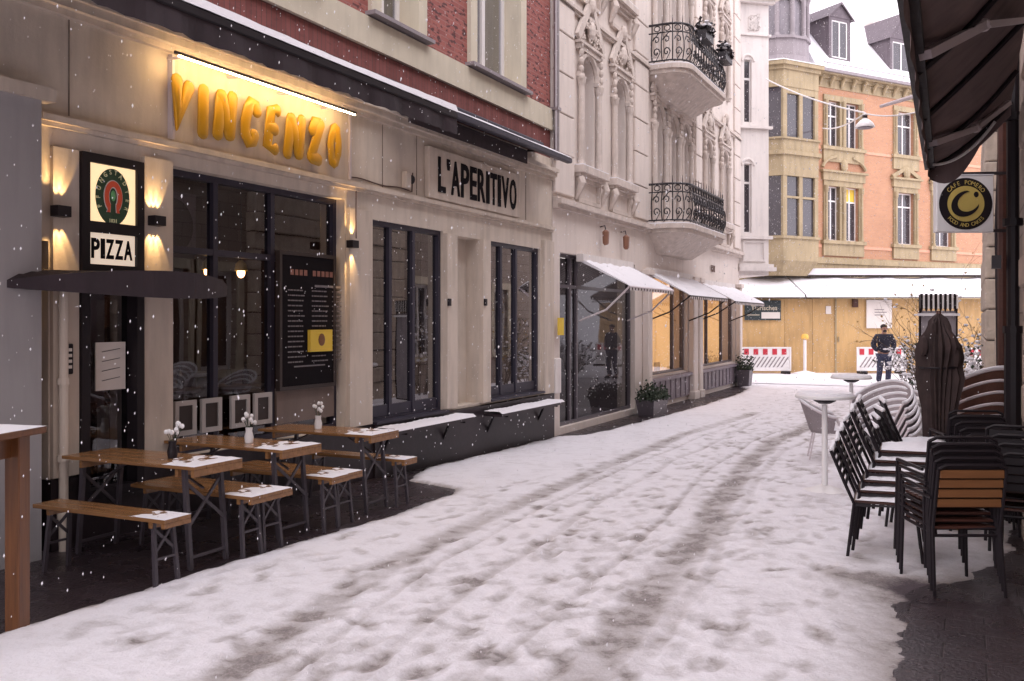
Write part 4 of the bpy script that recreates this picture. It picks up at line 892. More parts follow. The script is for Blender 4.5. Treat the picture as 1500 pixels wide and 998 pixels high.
def planter(name, s, d, lab, wide, hgt):
    q = thing(name, lab, 'planter', FL); MB().plan([(s-wide*.42, d-.16), (s+wide*.42, d-.16), (s+wide*.42, d+.16), (s-wide*.42, d+.16)], g(s), g(s)+hgt*.55, [(s-wide*.5, d-.2), (s+wide*.5, d-.2), (s+wide*.5, d+.2), (s-wide*.5, d+.2)]).build('trough', M_greydark, q)
    lf = MB(); r0 = random.Random(int(s*10))
    for j in range(int(900*wide)):
        c_ = Vector((s+r0.uniform(-.52, .52)*wide, d+r0.uniform(-.22, .22), g(s)+hgt*(.5+.5*abs(r0.gauss(0, .42))))); a_ = r0.random()*6; e_ = .035
        lf.add([c_+Vector((e_*math.cos(a_), e_*math.sin(a_), .01)), c_+Vector((-e_*math.sin(a_)*.4, e_*math.cos(a_)*.4, e_)), c_-Vector((e_*math.cos(a_), e_*math.sin(a_), .01)), c_+Vector((e_*math.sin(a_)*.4, -e_*math.cos(a_)*.4, -e_*.5))], [(0,1,2,3)])
    lf.build('foliage', M_leaf, q)
planter('planter', 19.0, -.38, 'dark trough of low evergreen plants at the foot of the white pilaster', 1.05, .62)
planter('planter', 28.3, -.32, 'dark pot with clipped plant at the far corner of the white house', .5, .95)
# corner wing turning towards the square
FCH = ((0, 29.0, 0), R(38.7)); cw = thing('corner_wing', 'narrow bright white corner front with slim windows at the end of the white house', 'building', FCH)
MB().wall(.0, 1.0, 3.42, 11.9, 0, .35, [(.17, .42, 8.2, 10.15), (.17, .42, 4.75, 6.9)]).build('wall', M_white2, cw); MB().box(.65, 1.0, .351, 4, 3.42, 11.9).build('side_wall', M_white2, cw)
c = MB()
for z, h, d in ((3.55, .12, .18), (3.67, .1, .12), (4.55, .1, .10), (8.0, .08, .10), (10.9, .06, .06), (11.9, .12, .15), (12.02, .15, .3)): c.box(-.05, 1.0+d, -d, .02, z, z+h)
c.ring(.12, .88, 3.85, 4.5, .06, -.04, .005); c.build('cornice', M_white2, cw); MB().box(-.05, 1.3, -.3, .6, 12.171, 12.25).build('snow', M_snow, cw)
for z0, z1 in ((8.2, 10.15), (4.75, 6.9)):
    f = MB(); f.ring(.17, .42, z0, z1, .03, .10, .15); f.box(.2, .39, .10, .15, z1-.62, z1-.55); w_n = f.build('window', M_winwhite, cw); MB().box(.19, .40, .12, .126, z0+.02, z1-.02).build('pane', M_darkglass, w_n)
    MB().tube([(.295+.2*math.cos(PI*k/10), -.01, z1-.05+.2*math.sin(PI*k/10)) for k in range(11)], .04, 6).build('arch_moulding', M_white2, w_n)
q = MB(); rr = random.Random(2)
for k in range(14): q.tube([(.5+rr.uniform(-.18,.18)+.05*math.cos(j), -.02, 11.3+rr.uniform(-.25,.25)+.05*math.sin(j)) for j in range(6)], .018, 5)
q.build('carved_panel', M_white2, cw)
# ================================================================ orange corner house across the square
phi = math.atan2(1, 1.85); FO = (cam2w(12.0, 37.0)+(0,), TH+phi); k1 = 1/2.103; kx_, ky_ = 1.85*k1, k1
def so(px): a = (px-750)/F; return (37*a-12)/(kx_-ky_*a)
def zo(px, py): return EYE+(470-py)*(37+ky_*so(px))/F
FO = ((FO[0][0] if isinstance(FO[0], tuple) else FO[0], cam2w(12.0, 37.0)[1], 0), TH+phi)
oh = thing('orange_house', 'orange brick corner house with sandstone trim, bay window and snowy roof', 'building', FO)
S1 = 16.0
dw = [(so(1211), so(1229)), (so(1238), so(1257))]; sw = [(so(1313), so(1338)), (so(1368), so(1393)), (12.9, 13.8)]
lo_z, lo_t, up_z, up_t = 5.25, 7.45, 9.05, 11.0
ops = [(a, b, lo_z, lo_t) for a, b in dw+sw]+[(a, b, up_z, up_t-.1) for a, b in dw+sw]
MB().wall(-.05, S1, 4.55, 11.4, 0, .4, ops).build('wall', M_orange, oh); MB().wall(-.05, S1, 0, 4.0, .02, .4).build('ground_floor_wall', M_ochre, oh)
c = MB()
for z, h, d in ((4.0, .3, .05), (4.3, .2, .12), (4.5, .06, .06), (11.4, .35, .04), (11.75, .12, .12), (11.87, .1, .35)): c.box(-.05, S1, -d, .02, z, z+h)
k = .3
while k < S1: c.tube([(k, -.30, 11.80), (k, -.18, 11.7), (k, -.07, 11.45)], [.07, .08, .05], 6); k += .62
c.build('cornice', M_ochre, oh)
q = MB()
for z in (4.95, 8.9): 
    xs_ = [-.05]+sorted(v for a, b in [(dw[0][0]-.3, dw[1][1]+.3)]+[(a-.3, b+.3) for a, b in sw] for v in (a, b))+[S1]
    for i in range(0, len(xs_), 2): q.box(xs_[i], xs_[i+1], -.03, .01, z, z+.12)
q.build('brick_moulding', mat('pale_orange_trim', (.62,.33,.22), .8, .1, 3, .2, .1), oh)
def stone_window(a, b, z0, z1, kind):
    f = MB(); f.ring(a, b, z0, z1, .05, .14, .2); f.box((a+b)/2-.03, (a+b)/2+.03, .135, .195, z0+.05, z1-.05); f.box(a+.05, b-.05, .128, .134, z1-.62, z1-.56); w = f.build('window', M_ochre if kind else M_winwhite, oh)
    MB().box(a+.03, b-.03, .16, .166, z0+.03, z1-.03).build('pane', M_darkglass, w)
    t_ = MB(); cw_ = (b-a)/5
    for j in (0, 1): x = a+.06 if j == 0 else b-.06-cw_; t_.box(x, x+cw_, .17, .18, z0+.06, z1-.06)
    t_.build('curtain', M_curtain, w)
    return w
M_o2 = M_ochre
for lvl, (z0, z1) in enumerate(((lo_z, lo_t), (up_z, up_t-.1))):
    for (a, b) in dw+sw: stone_window(a, b, z0, z1, 0)
    for (a, b) in [(dw[0][0], dw[1][1])]+sw:
        s_ = MB(); s_.ring(a-.22, b+.22, z0-.001, z1+.22, .22, -.07, .02, wb=.0004, wt=.22); s_.box(a-.34, b+.34, -.16, .02, z0-.14, z0-.002); s_.box(a-.26, b+.26, -.09, .02, z0-.62, z0-.14)
        for x in ([a-.12, b+.12]+([(dw[0][1]+dw[1][0])/2] if b-a > 1.2 else [])): s_.lathe([(.10,0),(.07,.1),(.06,.2),(.055,z1-z0-.3),(.09,z1-z0-.2),(.1,z1-z0)], (x, -.09, z0), 8)
        if b-a > 1.2: s_.box(dw[0][1], dw[1][0], -.065, .15, z0, z1)
        cx = (a+b)/2; hw = (b-a)/2+.34
        if lvl == 0:
            zb = z1+.22; s_.box(a-.3, b+.3, -.12, .02, zb, zb+.32); s_.box(a-.4, b+.4, -.2, .02, zb+.32, zb+.40)
            for sg in (-1, 1):
                if b-a > 1.2: s_.tube([(cx+sg*hw*math.cos(R(8+j*10)), -.1, zb+.42+.60*math.sin(R(8+j*10))) for j in range(7)], .07, 6)
                else: s_.bar((cx+sg*hw, -.08, zb+.42), (cx, -.08, zb+.85), .16, .09, (0,1,0))
            s_.ell((cx, -.1, zb+.62), (.2, .09, .28), 8, 6); rr = random.Random(int(a*9))
            for j in range(16): x = cx+rr.uniform(-hw*.8, hw*.8); s_.ell((x, -.07, zb+.16+rr.random()*.25), (.08, .06, .06), 6, 4)
        s_.build('window_surround', M_ochre, oh)
MB().box(dw[1][0]+.08, dw[1][1]-.08, .15, .158, lo_t-.62, lo_t-.05).build('yellow_blind', M_yellow, oh)
# bay on the corner, above it the round turret
bcx = -1.35; bay = [(-2.9, .0), (-2.3, -.75), (-.45, -.75), (.12, .0), (.12, 1.5), (-2.9, 1.5)]
def sc_poly(P, k, dy=0): return [(bcx+(x-bcx)*k, .4+(y-.4)*k) for x, y in P]
by = MB()
for z0, z1, k in ((4.3, 5.15, 1.0), (5.15, 5.25, 1.05), (7.55, 8.35, 1.0), (8.35, 8.5, 1.08), (8.5, 8.95, 1.0), (8.95, 9.02, 1.05), (10.95, 11.6, 1.0), (11.6, 11.75, 1.06), (11.75, 11.9, 1.15)): by.plan(sc_poly(bay, k), z0, z1)
by.plan(sc_poly(bay, .7), 3.75, 4.3, sc_poly(bay, 1.0))
for z0, z1 in ((5.25, 7.55), (9.02, 10.95)):       # piers between the bay windows
    for (xa, xb) in ((-2.3, -2.1), (-1.46, -1.28), (-.64, -.45)): by.box(xa, xb, -.73, -.5, z0, z1)
    by.box(-2.1, -.64, -.725, -.60, z1-.85 if z0 < 6 else z1-.25, z1-.77 if z0 < 6 else z1-.001)
    by.plan([(-2.9, 0), (-2.8, -.12), (-2.66, -.03), (-2.76, .1)], z0, z1); by.plan([(-.02, -.14), (.12, .0), (.0, .06), (-.14, -.06)], z0, z1)
by.build('bay_window', M_ochre, oh)
for z0, z1 in ((5.25, 7.55), (9.02, 10.95)):
    MB().plan([(-2.82, .02), (-2.28, -.64), (-.47, -.64), (.05, .02), (.05, .1), (-2.8, .1)], z0+.001, z1-.001).build('bay_pane', M_darkglass, oh)
MB().plan(sc_poly(bay, 1.17), 11.901, 12.0, sc_poly(bay, 1.0)).build('bay_snow', M_snow, oh)
tu = MB(); n = 12; T0 = (bcx, .55)
def ringp(r): return [(T0[0]+r*math.cos(2*PI*(k+.5)/n), T0[1]+r*math.sin(2*PI*(k+.5)/n)) for k in range(n)]
for z0, z1, r0, r1 in ((12.0, 12.25, 1.30, 1.25), (12.25, 12.9, 1.2, 1.2), (12.9, 13.0, 1.28, 1.28), (14.62, 14.9, 1.2, 1.2), (14.9, 15.05, 1.3, 1.4), (15.05, 15.5, 1.2, 1.15), (15.5, 15.65, 1.3, 1.3)): tu.plan(ringp(r0), z0, z1, ringp(r1))
for k in range(n):
    x, y = ringp(1.14)[k]; tu.lathe([(.13,0),(.09,.12),(.09,1.45),(.14,1.62)], (x, y, 13.0), 8)
    (xa, ya), (xb, yb) = ringp(1.12)[k], ringp(1.12)[(k+1) % n]
    tu.tube([(xa+(xb-xa)*(.5-.5*math.cos(PI*j/8)), ya+(yb-ya)*(.5-.5*math.cos(PI*j/8)), 14.2+.34*math.sin(PI*j/8)) for j in range(9)], .06, 5)
tu.build('turret', M_lead, oh); MB().plan(ringp(1.02), 13.0, 14.62).build('turret_pane', M_curtain, oh)
MB().lathe([(1.25,0),(1.3,.25),(1.1,.9),(.55,1.6),(.2,2.1),(.03,3.2)], (T0[0], T0[1], 15.65), 12).build('turret_dome', M_slate, oh, True)
# roof with dormers
ev = MB(); ev.box(-.05, S1, -.46, -.34, 11.93, 12.05); ev.box(-.05, S1, -.34, .3, 11.97, 12.0); ev.build('gutter', M_lead, oh)
MB().plan([(-.2, -.42), (S1, -.42), (S1, 9), (-4.4, 9), (-4.4, .8), (-.2, .8)], 12.051, 16.6, [(1.0, 3.2), (S1, 3.2), (S1, 6), (-2, 6), (-2, 3.4), (1.0, 3.3)]).build('roof', M_snow, oh)
MB().box(-4.4, -2.2, .8, 8.5, 0, 12.05).box(-2.2, S1, 8.4, 8.8, 0, 12.05).build('rear_wall', M_ochre, oh)
sgd = MB(); sgd.tube([(.3, -.3, 12.32), (S1, -.3, 12.32)], .02, 5); k = .5
while k < S1: sgd.tube([(k, -.3, 12.04), (k, -.3, 12.32)], .015, 4); k += .9
sgd.build('snow_guard', M_lead, oh)
def dormer(a, b, zb, zt, zr, yd, ridge):
    q = MB(); q.wall(a, b, zb, zt, yd, yd+.12, [(a+.16, b-.16, zb+.25, zt-.12)]); q.prism([(a-.08, zt), (b+.08, zt), ((a+b)/2, zr)], yd-.02, yd+.1)
    q.box(a-.01, a+.06, yd+.12, yd+2.6, zb, zt); q.box(b-.06, b+.01, yd+.12, yd+2.6, zb, zt); d_ = q.build('dormer', M_slate, oh)
    rf = MB(); m = (a+b)/2
    for sg in (-1, 1): e = m+sg*((b-a)/2+.14); rf.add([(e, yd-.12, zt-.05), (m, yd-.12, zr+.03), (m, yd+3.2, zr+.03), (e, yd+3.2, zt-.05), (e, yd-.12, zt-.12), (m, yd-.12, zr-.05)], [(0,1,2,3),(0,4,5,1)])
    rf.build('dormer_roof', M_slate, d_)
    f = MB(); f.ring(a+.16, b-.16, zb+.25, zt-.12, .06, yd+.03, yd+.08); f.box(m-.03, m+.03, yd+.025, yd+.078, zb+.31, zt-.18); w = f.build('dormer_window', M_winwhite, d_); MB().box(a+.2, b-.2, yd+.05, yd+.056, zb+.28, zt-.15).build('pane', M_darkglass, w)
dormer(so(1217)-.05, so(1246)+.05, 12.45, 14.35, 14.95, .05, 0); dormer(so(1303)+.1, so(1334)+.2, 12.3, 14.0, 15.1, .05, 0); dormer(10.6, 11.7, 12.4, 14.2, 14.9, .05, 0)
ch = MB(); sx = so(1327)+.1; ch.box(sx-.2, sx+.2, 1.6, 2.1, 13.0, 17.5); ch.box(sx-.26, sx+.26, 1.54, 2.16, 13.6, 13.75); ch.build('chimney', M_white, oh)
# ---------------------------------------------------------------- hoarding, canopy, barriers on the square
FC = FRAME_C
hd = thing('hoarding', 'long plywood hoarding across the ground floor of the orange house', 'hoarding', FC)
xs_ = [8.3, 10.2, 11.25, 12.12, 14.1, 15.9, 17.7, 19.4]
for i in range(len(xs_)-1):
    h = 2.82; q = MB(); q.box(xs_[i]+.006, xs_[i+1]-.006, 34.7+.004*(i % 2), 34.74, .02, h); q.build('plywood_sheet', M_ply2 if i in (1, 2, 5) else M_ply, hd)
q = MB(); [q.box(x-.03, x+.03, 34.66, 34.694, .02, 2.8) for x in (12.12, 15.9)]; q.box(12.2, 12.24, 34.64, 34.69, 1.2, 1.4); q.build('batten', M_ochre, hd)
M_can = mat('dark_canopy_soffit', (.06,.045,.04), .7, .2, 4)
for i, (xa, xb, lab) in enumerate(((8.3, 10.85, 'snow covered canopy at the left end of the hoarding'), (10.9, 19.4, 'long snow covered canopy above the hoarding'))):
    q = thing('canopy', lab, 'canopy', FC, None); z0, z1 = 2.84+.0*i, 3.62
    MB().add([(xa,34.3,z0),(xb,34.3,z0),(xb,36.6,z1),(xa,36.6,z1),(xa,34.3,z0+.05),(xb,34.3,z0+.05),(xb,36.6,z1+.05),(xa,36.6,z1+.05)], [(3,2,1,0),(4,5,6,7),(0,1,5,4),(1,2,6,5),(2,3,7,6),(3,0,4,7)]).build('deck', M_can, q)
    sn_ = MB(); n = 40
    for k in range(n):
        x0, x1 = xa+(xb-xa)*k/n, xa+(xb-xa)*(k+1)/n; hh = [.06+.02*math.sin(x*3.1)+.01*math.sin(x*9) for x in (x0, x1)]
        sn_.add([(x0,34.27,z0+.03),(x1,34.27,z0+.03),(x1,34.32,z0+.05+hh[1]),(x0,34.32,z0+.05+hh[0]),(x0,36.62,z1+.04+hh[0]),(x1,36.62,z1+.04+hh[1])], [(0,1,2,3),(3,2,5,4)])
    sn_.build('snow', M_snow, q, True)
q = thing('snow_ledge', 'narrow snow covered ledge running above the hoarding canopy', 'ledge', FC); q_ = MB(); q_.box(8.6, 19.4, 36.4, 36.9, 3.74, 3.9); q_.build('beam', M_can, q)
MB().box(8.55, 19.45, 36.33, 36.88, 3.901, 4.05).box(8.55, 19.45, 36.33, 36.395, 3.80, 3.90).build('snow', M_snow, q)
sg_ = thing('shop_board', 'dark shop board with pale lettering on the left end of the hoarding', 'sign', FC); xa, xb = 8.7, 10.05; Ys = 34.62
MB().box(xa, xb, Ys, Ys+.05, 2.02, 2.76).build('board', mat('dark_teal_board', (.035,.05,.055), .5, .2, 5), sg_)
q = MB(); q.box(xa+.62, xb-.04, Ys-.02, Ys-.003, 2.08, 2.32); q.build('white_panel', M_paper, sg_); q = MB(); q.text('Tierisches', .24, ((xa+xb)/2+.05, Ys-.006, 2.40), .002, .004); q.box(xa+.05, xa+.55, Ys-.01, Ys-.003, 2.2, 2.23); q.build('lettering', M_sand, sg_)
sh_ = MB(); xa, xb = 13.25, 14.2; sh_.box(xa, xb, 34.62, 34.66, 1.72, 2.78); q = sh_.solo('site_notice', M_paper, 'large white site notice on the plywood behind the walking person', 'notice', FC); q2 = MB(); [q2.box(xa+.3, xb-.3+.1*(k % 2), 34.61, 34.619, 2.40-.1*k, 2.43-.1*k) for k in range(3)]; q2.build('print', M_steel, q)
for x, z, w_, h, lab in ((11.75, 2.25, .12, .3, 'small pale paper sheet stapled to the plywood near the pole'),): MB().box(x, x+w_*1.6, 34.67, 34.69, z, z+h).solo('paper_sheet', M_paper, lab, 'notice', FC)
MB().rbox(12.72, 12.92, 34.55, 34.69, 2.5, 2.8, .01).solo('junction_box', M_slatdk, 'small brown box near the top of the plywood hoarding', 'box', FC)
def barrier(xa, xb, Y, lab):
    q = thing('barrier', lab, 'barrier', FC, 'red and white site barriers'); z0 = .03
    MB().ring(xa, xb, .12+z0, 1.0+z0, .05, Y, Y+.06).build('frame', M_whiteplastic, q); MB().box(xa+.05, xb-.05, Y+.02, Y+.04, .17+z0, .95+z0).build('panel', M_whiteplastic, q)
    r_ = MB(); n = int((xb-xa)/.32); 
    for k in range(n): x = xa+.1+k*(xb-xa-.1)/n; r_.box(x, x+.17, Y+.003, Y+.019, .72+z0, .93+z0)
    d_ = MB(); x = xa+.1
    while x < xb-.3: d_.prism([(x, .26+z0), (x+.045, .26+z0), (x+.30, .64+z0), (x+.255, .64+z0)], Y+.004, Y+.018); x += .15
    r_.build('red_block', M_red, q); d_.build('slot', M_steel, q)
    MB().box(xa+.1, xa+.3, Y-.25, Y+.3, z0-.02, .12+z0).box(xb-.3, xb-.1, Y-.25, Y+.3, z0-.02, .12+z0).build('foot', M_black, q)
barrier(8.45, 10.28, 34.1, 'red and white site barrier at the left end of the hoarding'); barrier(12.7, 14.5, 34.1, 'red and white site barrier behind the walking person')
barrier(16.3, 18.0, 33.2, 'red and white site barrier half hidden by snowy bushes on the right')
bp = thing('marker_post', 'white post with orange cap on a snowy base before the hoarding', 'post', FC); x = (1179-750)/F*34.0
MB().lathe([(.06,0),(.06,1.25)], (x, 34.0, .05), 10).build('shaft', M_whiteplastic, bp); MB().lathe([(.05,0),(.13,.04),(.14,.12),(.10,.2),(.02,.22)], (x, 34.0, 1.3), 12).build('cap', M_yelplastic, bp, True); MB().lathe([(.46,0),(.40,.07),(.1,.14)], (x, 34.0, 0.02), 14).build('snow_mound', M_snow, bp, True)
# hanging street lamp and its wires
x, Y = (1267-750)/F*25, 25.0; sl_ = thing('hanging_street_lamp', 'white dome street lamp hanging on wires over the street', 'street lamp', FC); z = EYE+(470-187)*25/F
MB().lathe([(.25,0),(.25,.03),(.22,.10),(.13,.19),(.06,.24),(.05,.36),(.03,.40)], (x, Y, z), 20).build('shade', M_lamp, sl_, True); MB().lathe([(.2,-.02),(.2,.0)], (x, Y, z), 16).build('diffuser', M_curtain, sl_); MB().lathe([(.07,.25),(.07,.33)], (x, Y, z), 8).build('fitting', M_black, sl_)
wr = MB(); zt = z+.40
def sag(p, q, s_, n=14): p, q = Vector(p), Vector(q); return [p.lerp(q, i/n)-Vector((0,0,s_*4*(i/n)*(1-i/n))) for i in range(n+1)]
wr.tube(sag((x, Y, zt), ((1122-750)/F*28.5, 28.5, EYE+(470-116)*28.5/F), .12), .022, 5)
wr.tube(sag((x, Y, zt-.02), ((1360-750)/F*19, 19, EYE+(470-160)*19/F), .1), .018, 5); wr.tube(sag((x-.02, Y, zt-.03), ((1205-750)/F*36.0, 36.0, EYE+(470-188)*36/F), .15), .022, 5)
wr.build('wire', M_whiteplastic, sl_)
pr = MB(); pr.tube([((1290-750)/F*17, 17, EYE+(470-156)*17/F), ((1360-750)/F*16, 16, EYE+(470-135)*16/F)], [.03, .045], 8); pr.solo('bracket_arm', M_alu, 'thin grey bracket arm reaching in from the right above the lamp', 'bracket', FC)
# ================================================================ right side: stone house, awning, cafe sign
XR = 6.9
rh = thing('stone_house', 'rough stone house with dark downpipe along the right edge of the street', 'building', ((XR, 0, 0), R(90)))
def rw(px, Y): x, y = W(px, Y); return y, -(x-XR)
wops = [(y0, y0+1.2, z0, z0+2.0) for y0 in (-3.4, -.6, 1.8, 4.4) for z0 in (4.9, 8.6)]+[(y0, y0+1.2, z0, z0+2.0) for y0 in (12.5, 15.2, 18) for z0 in (4.9, 8.6)]+[(y0, y0+1.0, 1.0, 3.0) for y0 in (12.4, 13.7, 21.2, 22.6, 24.4, 26.0)]
m_ = MB(); m_.wall(-5, 30.0, 0, 12, 0, -.4, [(a, b, c_, d_) for a, b, c_, d_ in wops]); m_.v = [(x, y, z) for x, y, z in m_.v]; m_.build('wall', brick('rough_stone_wall', (.42,.35,.30), (.34,.28,.24), (.18,.14,.12), .5, .26, .02, .1, .9), rh)
MB().box(-5, 30.0, -7.5, -7.2, 0, 12).box(29.7, 30.0, -7.2, -.41, 0, 12).box(-5, -4.7, -7.2, -.41, 0, 12).box(-5, 30.0, -7.2, -.41, 12.01, 12.1).build('rear_wall', M_stone2, rh)
for a, b, z0, z1 in wops:
    f = MB(); f.ring(a, b, z0, z1, .08, -.2, -.12); f.box((a+b)/2-.04, (a+b)/2+.04, -.195, -.125, z0+.08, z1-.08); w_n = f.build('window', M_winwhite, rh); MB().box(a+.05, b-.05, -.17, -.165, z0+.05, z1-.05).build('pane', M_darkglass, w_n)
    MB().ring(a-.18, b+.18, z0-.15, z1+.2, .18, .01, .05, wb=.15, wt=.2).build('surround', M_sand, w_n)
# piers of irregular blocks, front faces towards the street
def pier(y0, y1, x0, lab, mm, seed, course=.30):
    q = thing('stone_pier', lab, 'pier', ((0,0,0),0)); rr = random.Random(seed); z = 0.; b_ = MB()
    while z < 7.5:
        h = course*rr.uniform(.85, 1.15); e = rr.uniform(-.012, .035); b_.rbox(x0+e, XR-.002, y0+rr.uniform(-.02, .03), y1, z+.008, z+h-.008, .02); z += h
    b_.build('block_course', mm, q); MB().box(x0+.05, XR-.003, y0+.05, y1-.02, 0, 7.4).build('mortar_core', M_granite, q)
pier(7.6, 9.35, 6.83, 'pier of rough brown stone blocks at the right edge, nearest to the viewer', M_stone, 3)
pier(11.3, 12.0, 6.70, 'pier of mottled pale stone behind the dark downpipe', M_stone2, 5)
pier(15.0, 20.5, 6.63, 'farthest pier of mottled pale stone below the cafe sign', M_stone2, 6, .42)
p = MB(); p.tube([(6.80, 10.0, .1), (6.80, 10.0, 1.9)], .075, 10); p.tube([(6.80, 10.0, 1.9), (6.80, 10.0, 7.5)], .055, 10)
for z in (.9, 1.88, 2.9, 3.9): p.tube([(6.80, 10.0, z), (6.80, 10.0, z+.07)], .088, 10)
p.solo('downpipe', M_black, 'black downpipe between the stone piers on the right', 'downpipe', smooth=True)
p = MB(); p.tube([(6.74, 10.9, .1), (6.74, 10.9, 7.5)], .05, 8); p.solo('cable_duct', M_slatdk, 'brown cable duct beside the black downpipe', 'pipe', smooth=True)
cb_ = MB(); cb_.tube([(6.72, 11.2, 1.3), (6.70, 11.2, 3.0), (6.74, 11.15, 4.2)], .03, 6); cb_.box(6.62, 6.7, 9.9, 10.1, 2.5, 2.62); cb_.solo('wall_hook', M_iron, 'black iron hook on the pale pier beside the downpipe', 'hook')
# big brown awning seen from below
ra = thing('street_awning', 'large dark brown awning with grey folding arms over the chairs on the right', 'awning', ((0,0,0),0))
def cp(px, py, Y): x, y = W(px, Y); return Vector((x, y, EYE+(470-py)*Y/F))
oN, oF = cp(1318, -110, 3.4), cp(1362, 243, 9.0)     # outer front bar: near and far end
iN, iF = Vector((XR-.12, oN.y, 4.15)), Vector((XR-.12, oF.y, 4.05)); 
cN, cF = oN, oF; m_ = MB(); nu, nv = 24, 8
def ap(u, v):
    p = cN.lerp(cF, u).lerp(iN.lerp(iF, u), v); p = p.copy(); p.z -= .10*math.sin(PI*v)*(.6+.4*math.sin(u*9)) - .012*math.sin(u*31+v*3); return p
for i in range(nu):
    for j in range(nv): m_.add([ap(i/nu, j/nv), ap((i+1)/nu, j/nv), ap((i+1)/nu, (j+1)/nv), ap(i/nu, (j+1)/nv)], [(0,1,2,3)])
m_.build('cloth', M_brownfab, ra, True)
MB().bar(cN, cF, .09, .08).build('front_bar', M_black, ra); v_ = MB(); n = 60
for k in range(n):
    a, b = cN.lerp(cF, k/n), cN.lerp(cF, (k+1)/n); f_ = lambda p, k_: p+Vector((.008*math.sin(k_*.9), 0, -.17-.008*math.sin(k_*1.3))); v_.add([a, b, f_(b, k+1), f_(a, k)], [(0,1,2,3)])
v_.build('valance', M_brownfab, ra, True)
sd = MB(); n = 16                                     # drooping end flap
for k in range(n):
    t0, t1 = k/n, (k+1)/n; dz = lambda t_: -.13-.14*math.sin(PI*min(1, t_*1.6))*(1 if t_ < .62 else .3); a, b = ap(1, t0), ap(1, t1); sd.add([a, b, b+Vector((0, 0, dz(t1))), a+Vector((0, 0, dz(t0)))], [(0,1,2,3)])
sd.build('end_flap', M_brownfab, ra, True)
rb = MB()
for u in (.12, .35, .58, .80, .985): rb.tube([ap(u, v/8)+Vector((0,0,-.03)) for v in range(9)], .022, 6)
rb.build('rafter', M_black, ra, True)
ar = MB()
for (u, ue) in ((.28, .55), (.74, .93)): 
    A = cN.lerp(cF, u)+Vector((.05, 0, -.05)); K = ap(min(1, u+.10), .55)+Vector((0,0,-.07)); E = ap(min(.99, ue), .95)+Vector((0,0,-.06)); ar.bar(A, K, .07, .05); ar.bar(K, E, .05, .04); ar.ell(K, (.05,.05,.04), 8, 5)
ar.build('folding_arm', M_alu, ra)
ar = MB(); A = ap(.93, .05)+Vector((0,0,-.06)); B_ = ap(.97, .8)+Vector((0,0,-.06)); ar.tube(sag(A, B_, .10), .014, 6); ar.build('light_tube', M_whiteplastic, ra, True)
snm = MB(); 
for k in range(40): u0, u1 = k/40, (k+1)/40; a0, a1, b0, b1 = ap(u0, .0), ap(u1, .0), ap(u0, 1), ap(u1, 1); up_ = Vector((0,0,.05)); snm.add([a0+up_, a1+up_, ap(u1, .5)+up_*2.6, ap(u0, .5)+up_*2.6, b1+up_, b0+up_], [(0,1,2,3),(3,2,4,5)])
snm.build('snow', M_snow, ra, True)
# cafe sign, square plate across the street
cs = thing('cafe_sign', 'square white hanging sign with black ring and gold letter C emblem', 'sign', FC); Y = 9.6; u = Y/F; xa, xb, za, zb = (1369-750)*u, (1453-750)*u, EYE+(470-341)*u, EYE+(470-258)*u; cx, cz = (xa+xb)/2+.004, (za+zb)/2; r0 = .275
MB().rbox(xa, xb, Y-.04, Y+.04, za, zb, .01).build('plate', M_whiteplastic, cs)
disc = lambda r, d, n=48: MB().prism([(cx+r*math.cos(2*PI*k/n), cz+r*.97*math.sin(2*PI*k/n)) for k in range(n)], d-.004, d)
disc(r0, Y-.041).build('black_ring', M_black, cs); disc(r0*.69, Y-.046).build('gold_disc', M_gold, cs)
def crescent(cx, cz):
    R_ = .155; P = []
    ang = R(32)
    for k in range(25): th = R(58)+R(250)*k/24; P.append((R_*math.cos(th), .82*R_*math.sin(th)))
    for k in range(25): th = R(306)-R(246)*k/24; P.append((.02+R_*.80*math.cos(th)+.02, .82*R_*.74*math.sin(th)-.0))
    return [(cx+x*math.cos(ang)-y*math.sin(ang)-.005, cz+x*math.sin(ang)+y*math.cos(ang)) for x, y in P]
MB().prism(crescent(cx, cz), Y-.056, Y-.051).build('letter', M_black, cs)
q = MB(); q.ell((cx+.105, Y-.052, cz+.095), (.026, .004, .03), 10, 6); q.build('letter_dot', M_black, cs)
tx = MB(); T = 'CAFE POMERO'
for i, ch in enumerate(T): th = R(140)-R(100)*i/(len(T)-1); tx.text(ch, .062, (cx+.205*math.cos(th), Y-.048, cz+.20*math.sin(th)), .002, .0, .9, th-PI/2)
T = 'FOOD AND CAKES'
for i, ch in enumerate(T): th = R(222)+R(96)*i/(len(T)-1); tx.text(ch, .055, (cx+.245*math.cos(th), Y-.048, cz+.238*math.sin(th)), .002, .0, .9, th+PI/2)
tx.build('lettering', M_gold, cs); q = MB(); q.bar((xa, Y, zb+.02), (xb+.16, Y, zb+.03), .03, .03); q.bar((xb, Y, za+.02), (xb+.16, Y, za+.02), .03, .03); q.build('hanger', M_iron, cs)
MB().box(xa, xb, Y-.045, Y+.045, zb+.001, zb+.012).build('snow', M_snow, cs)
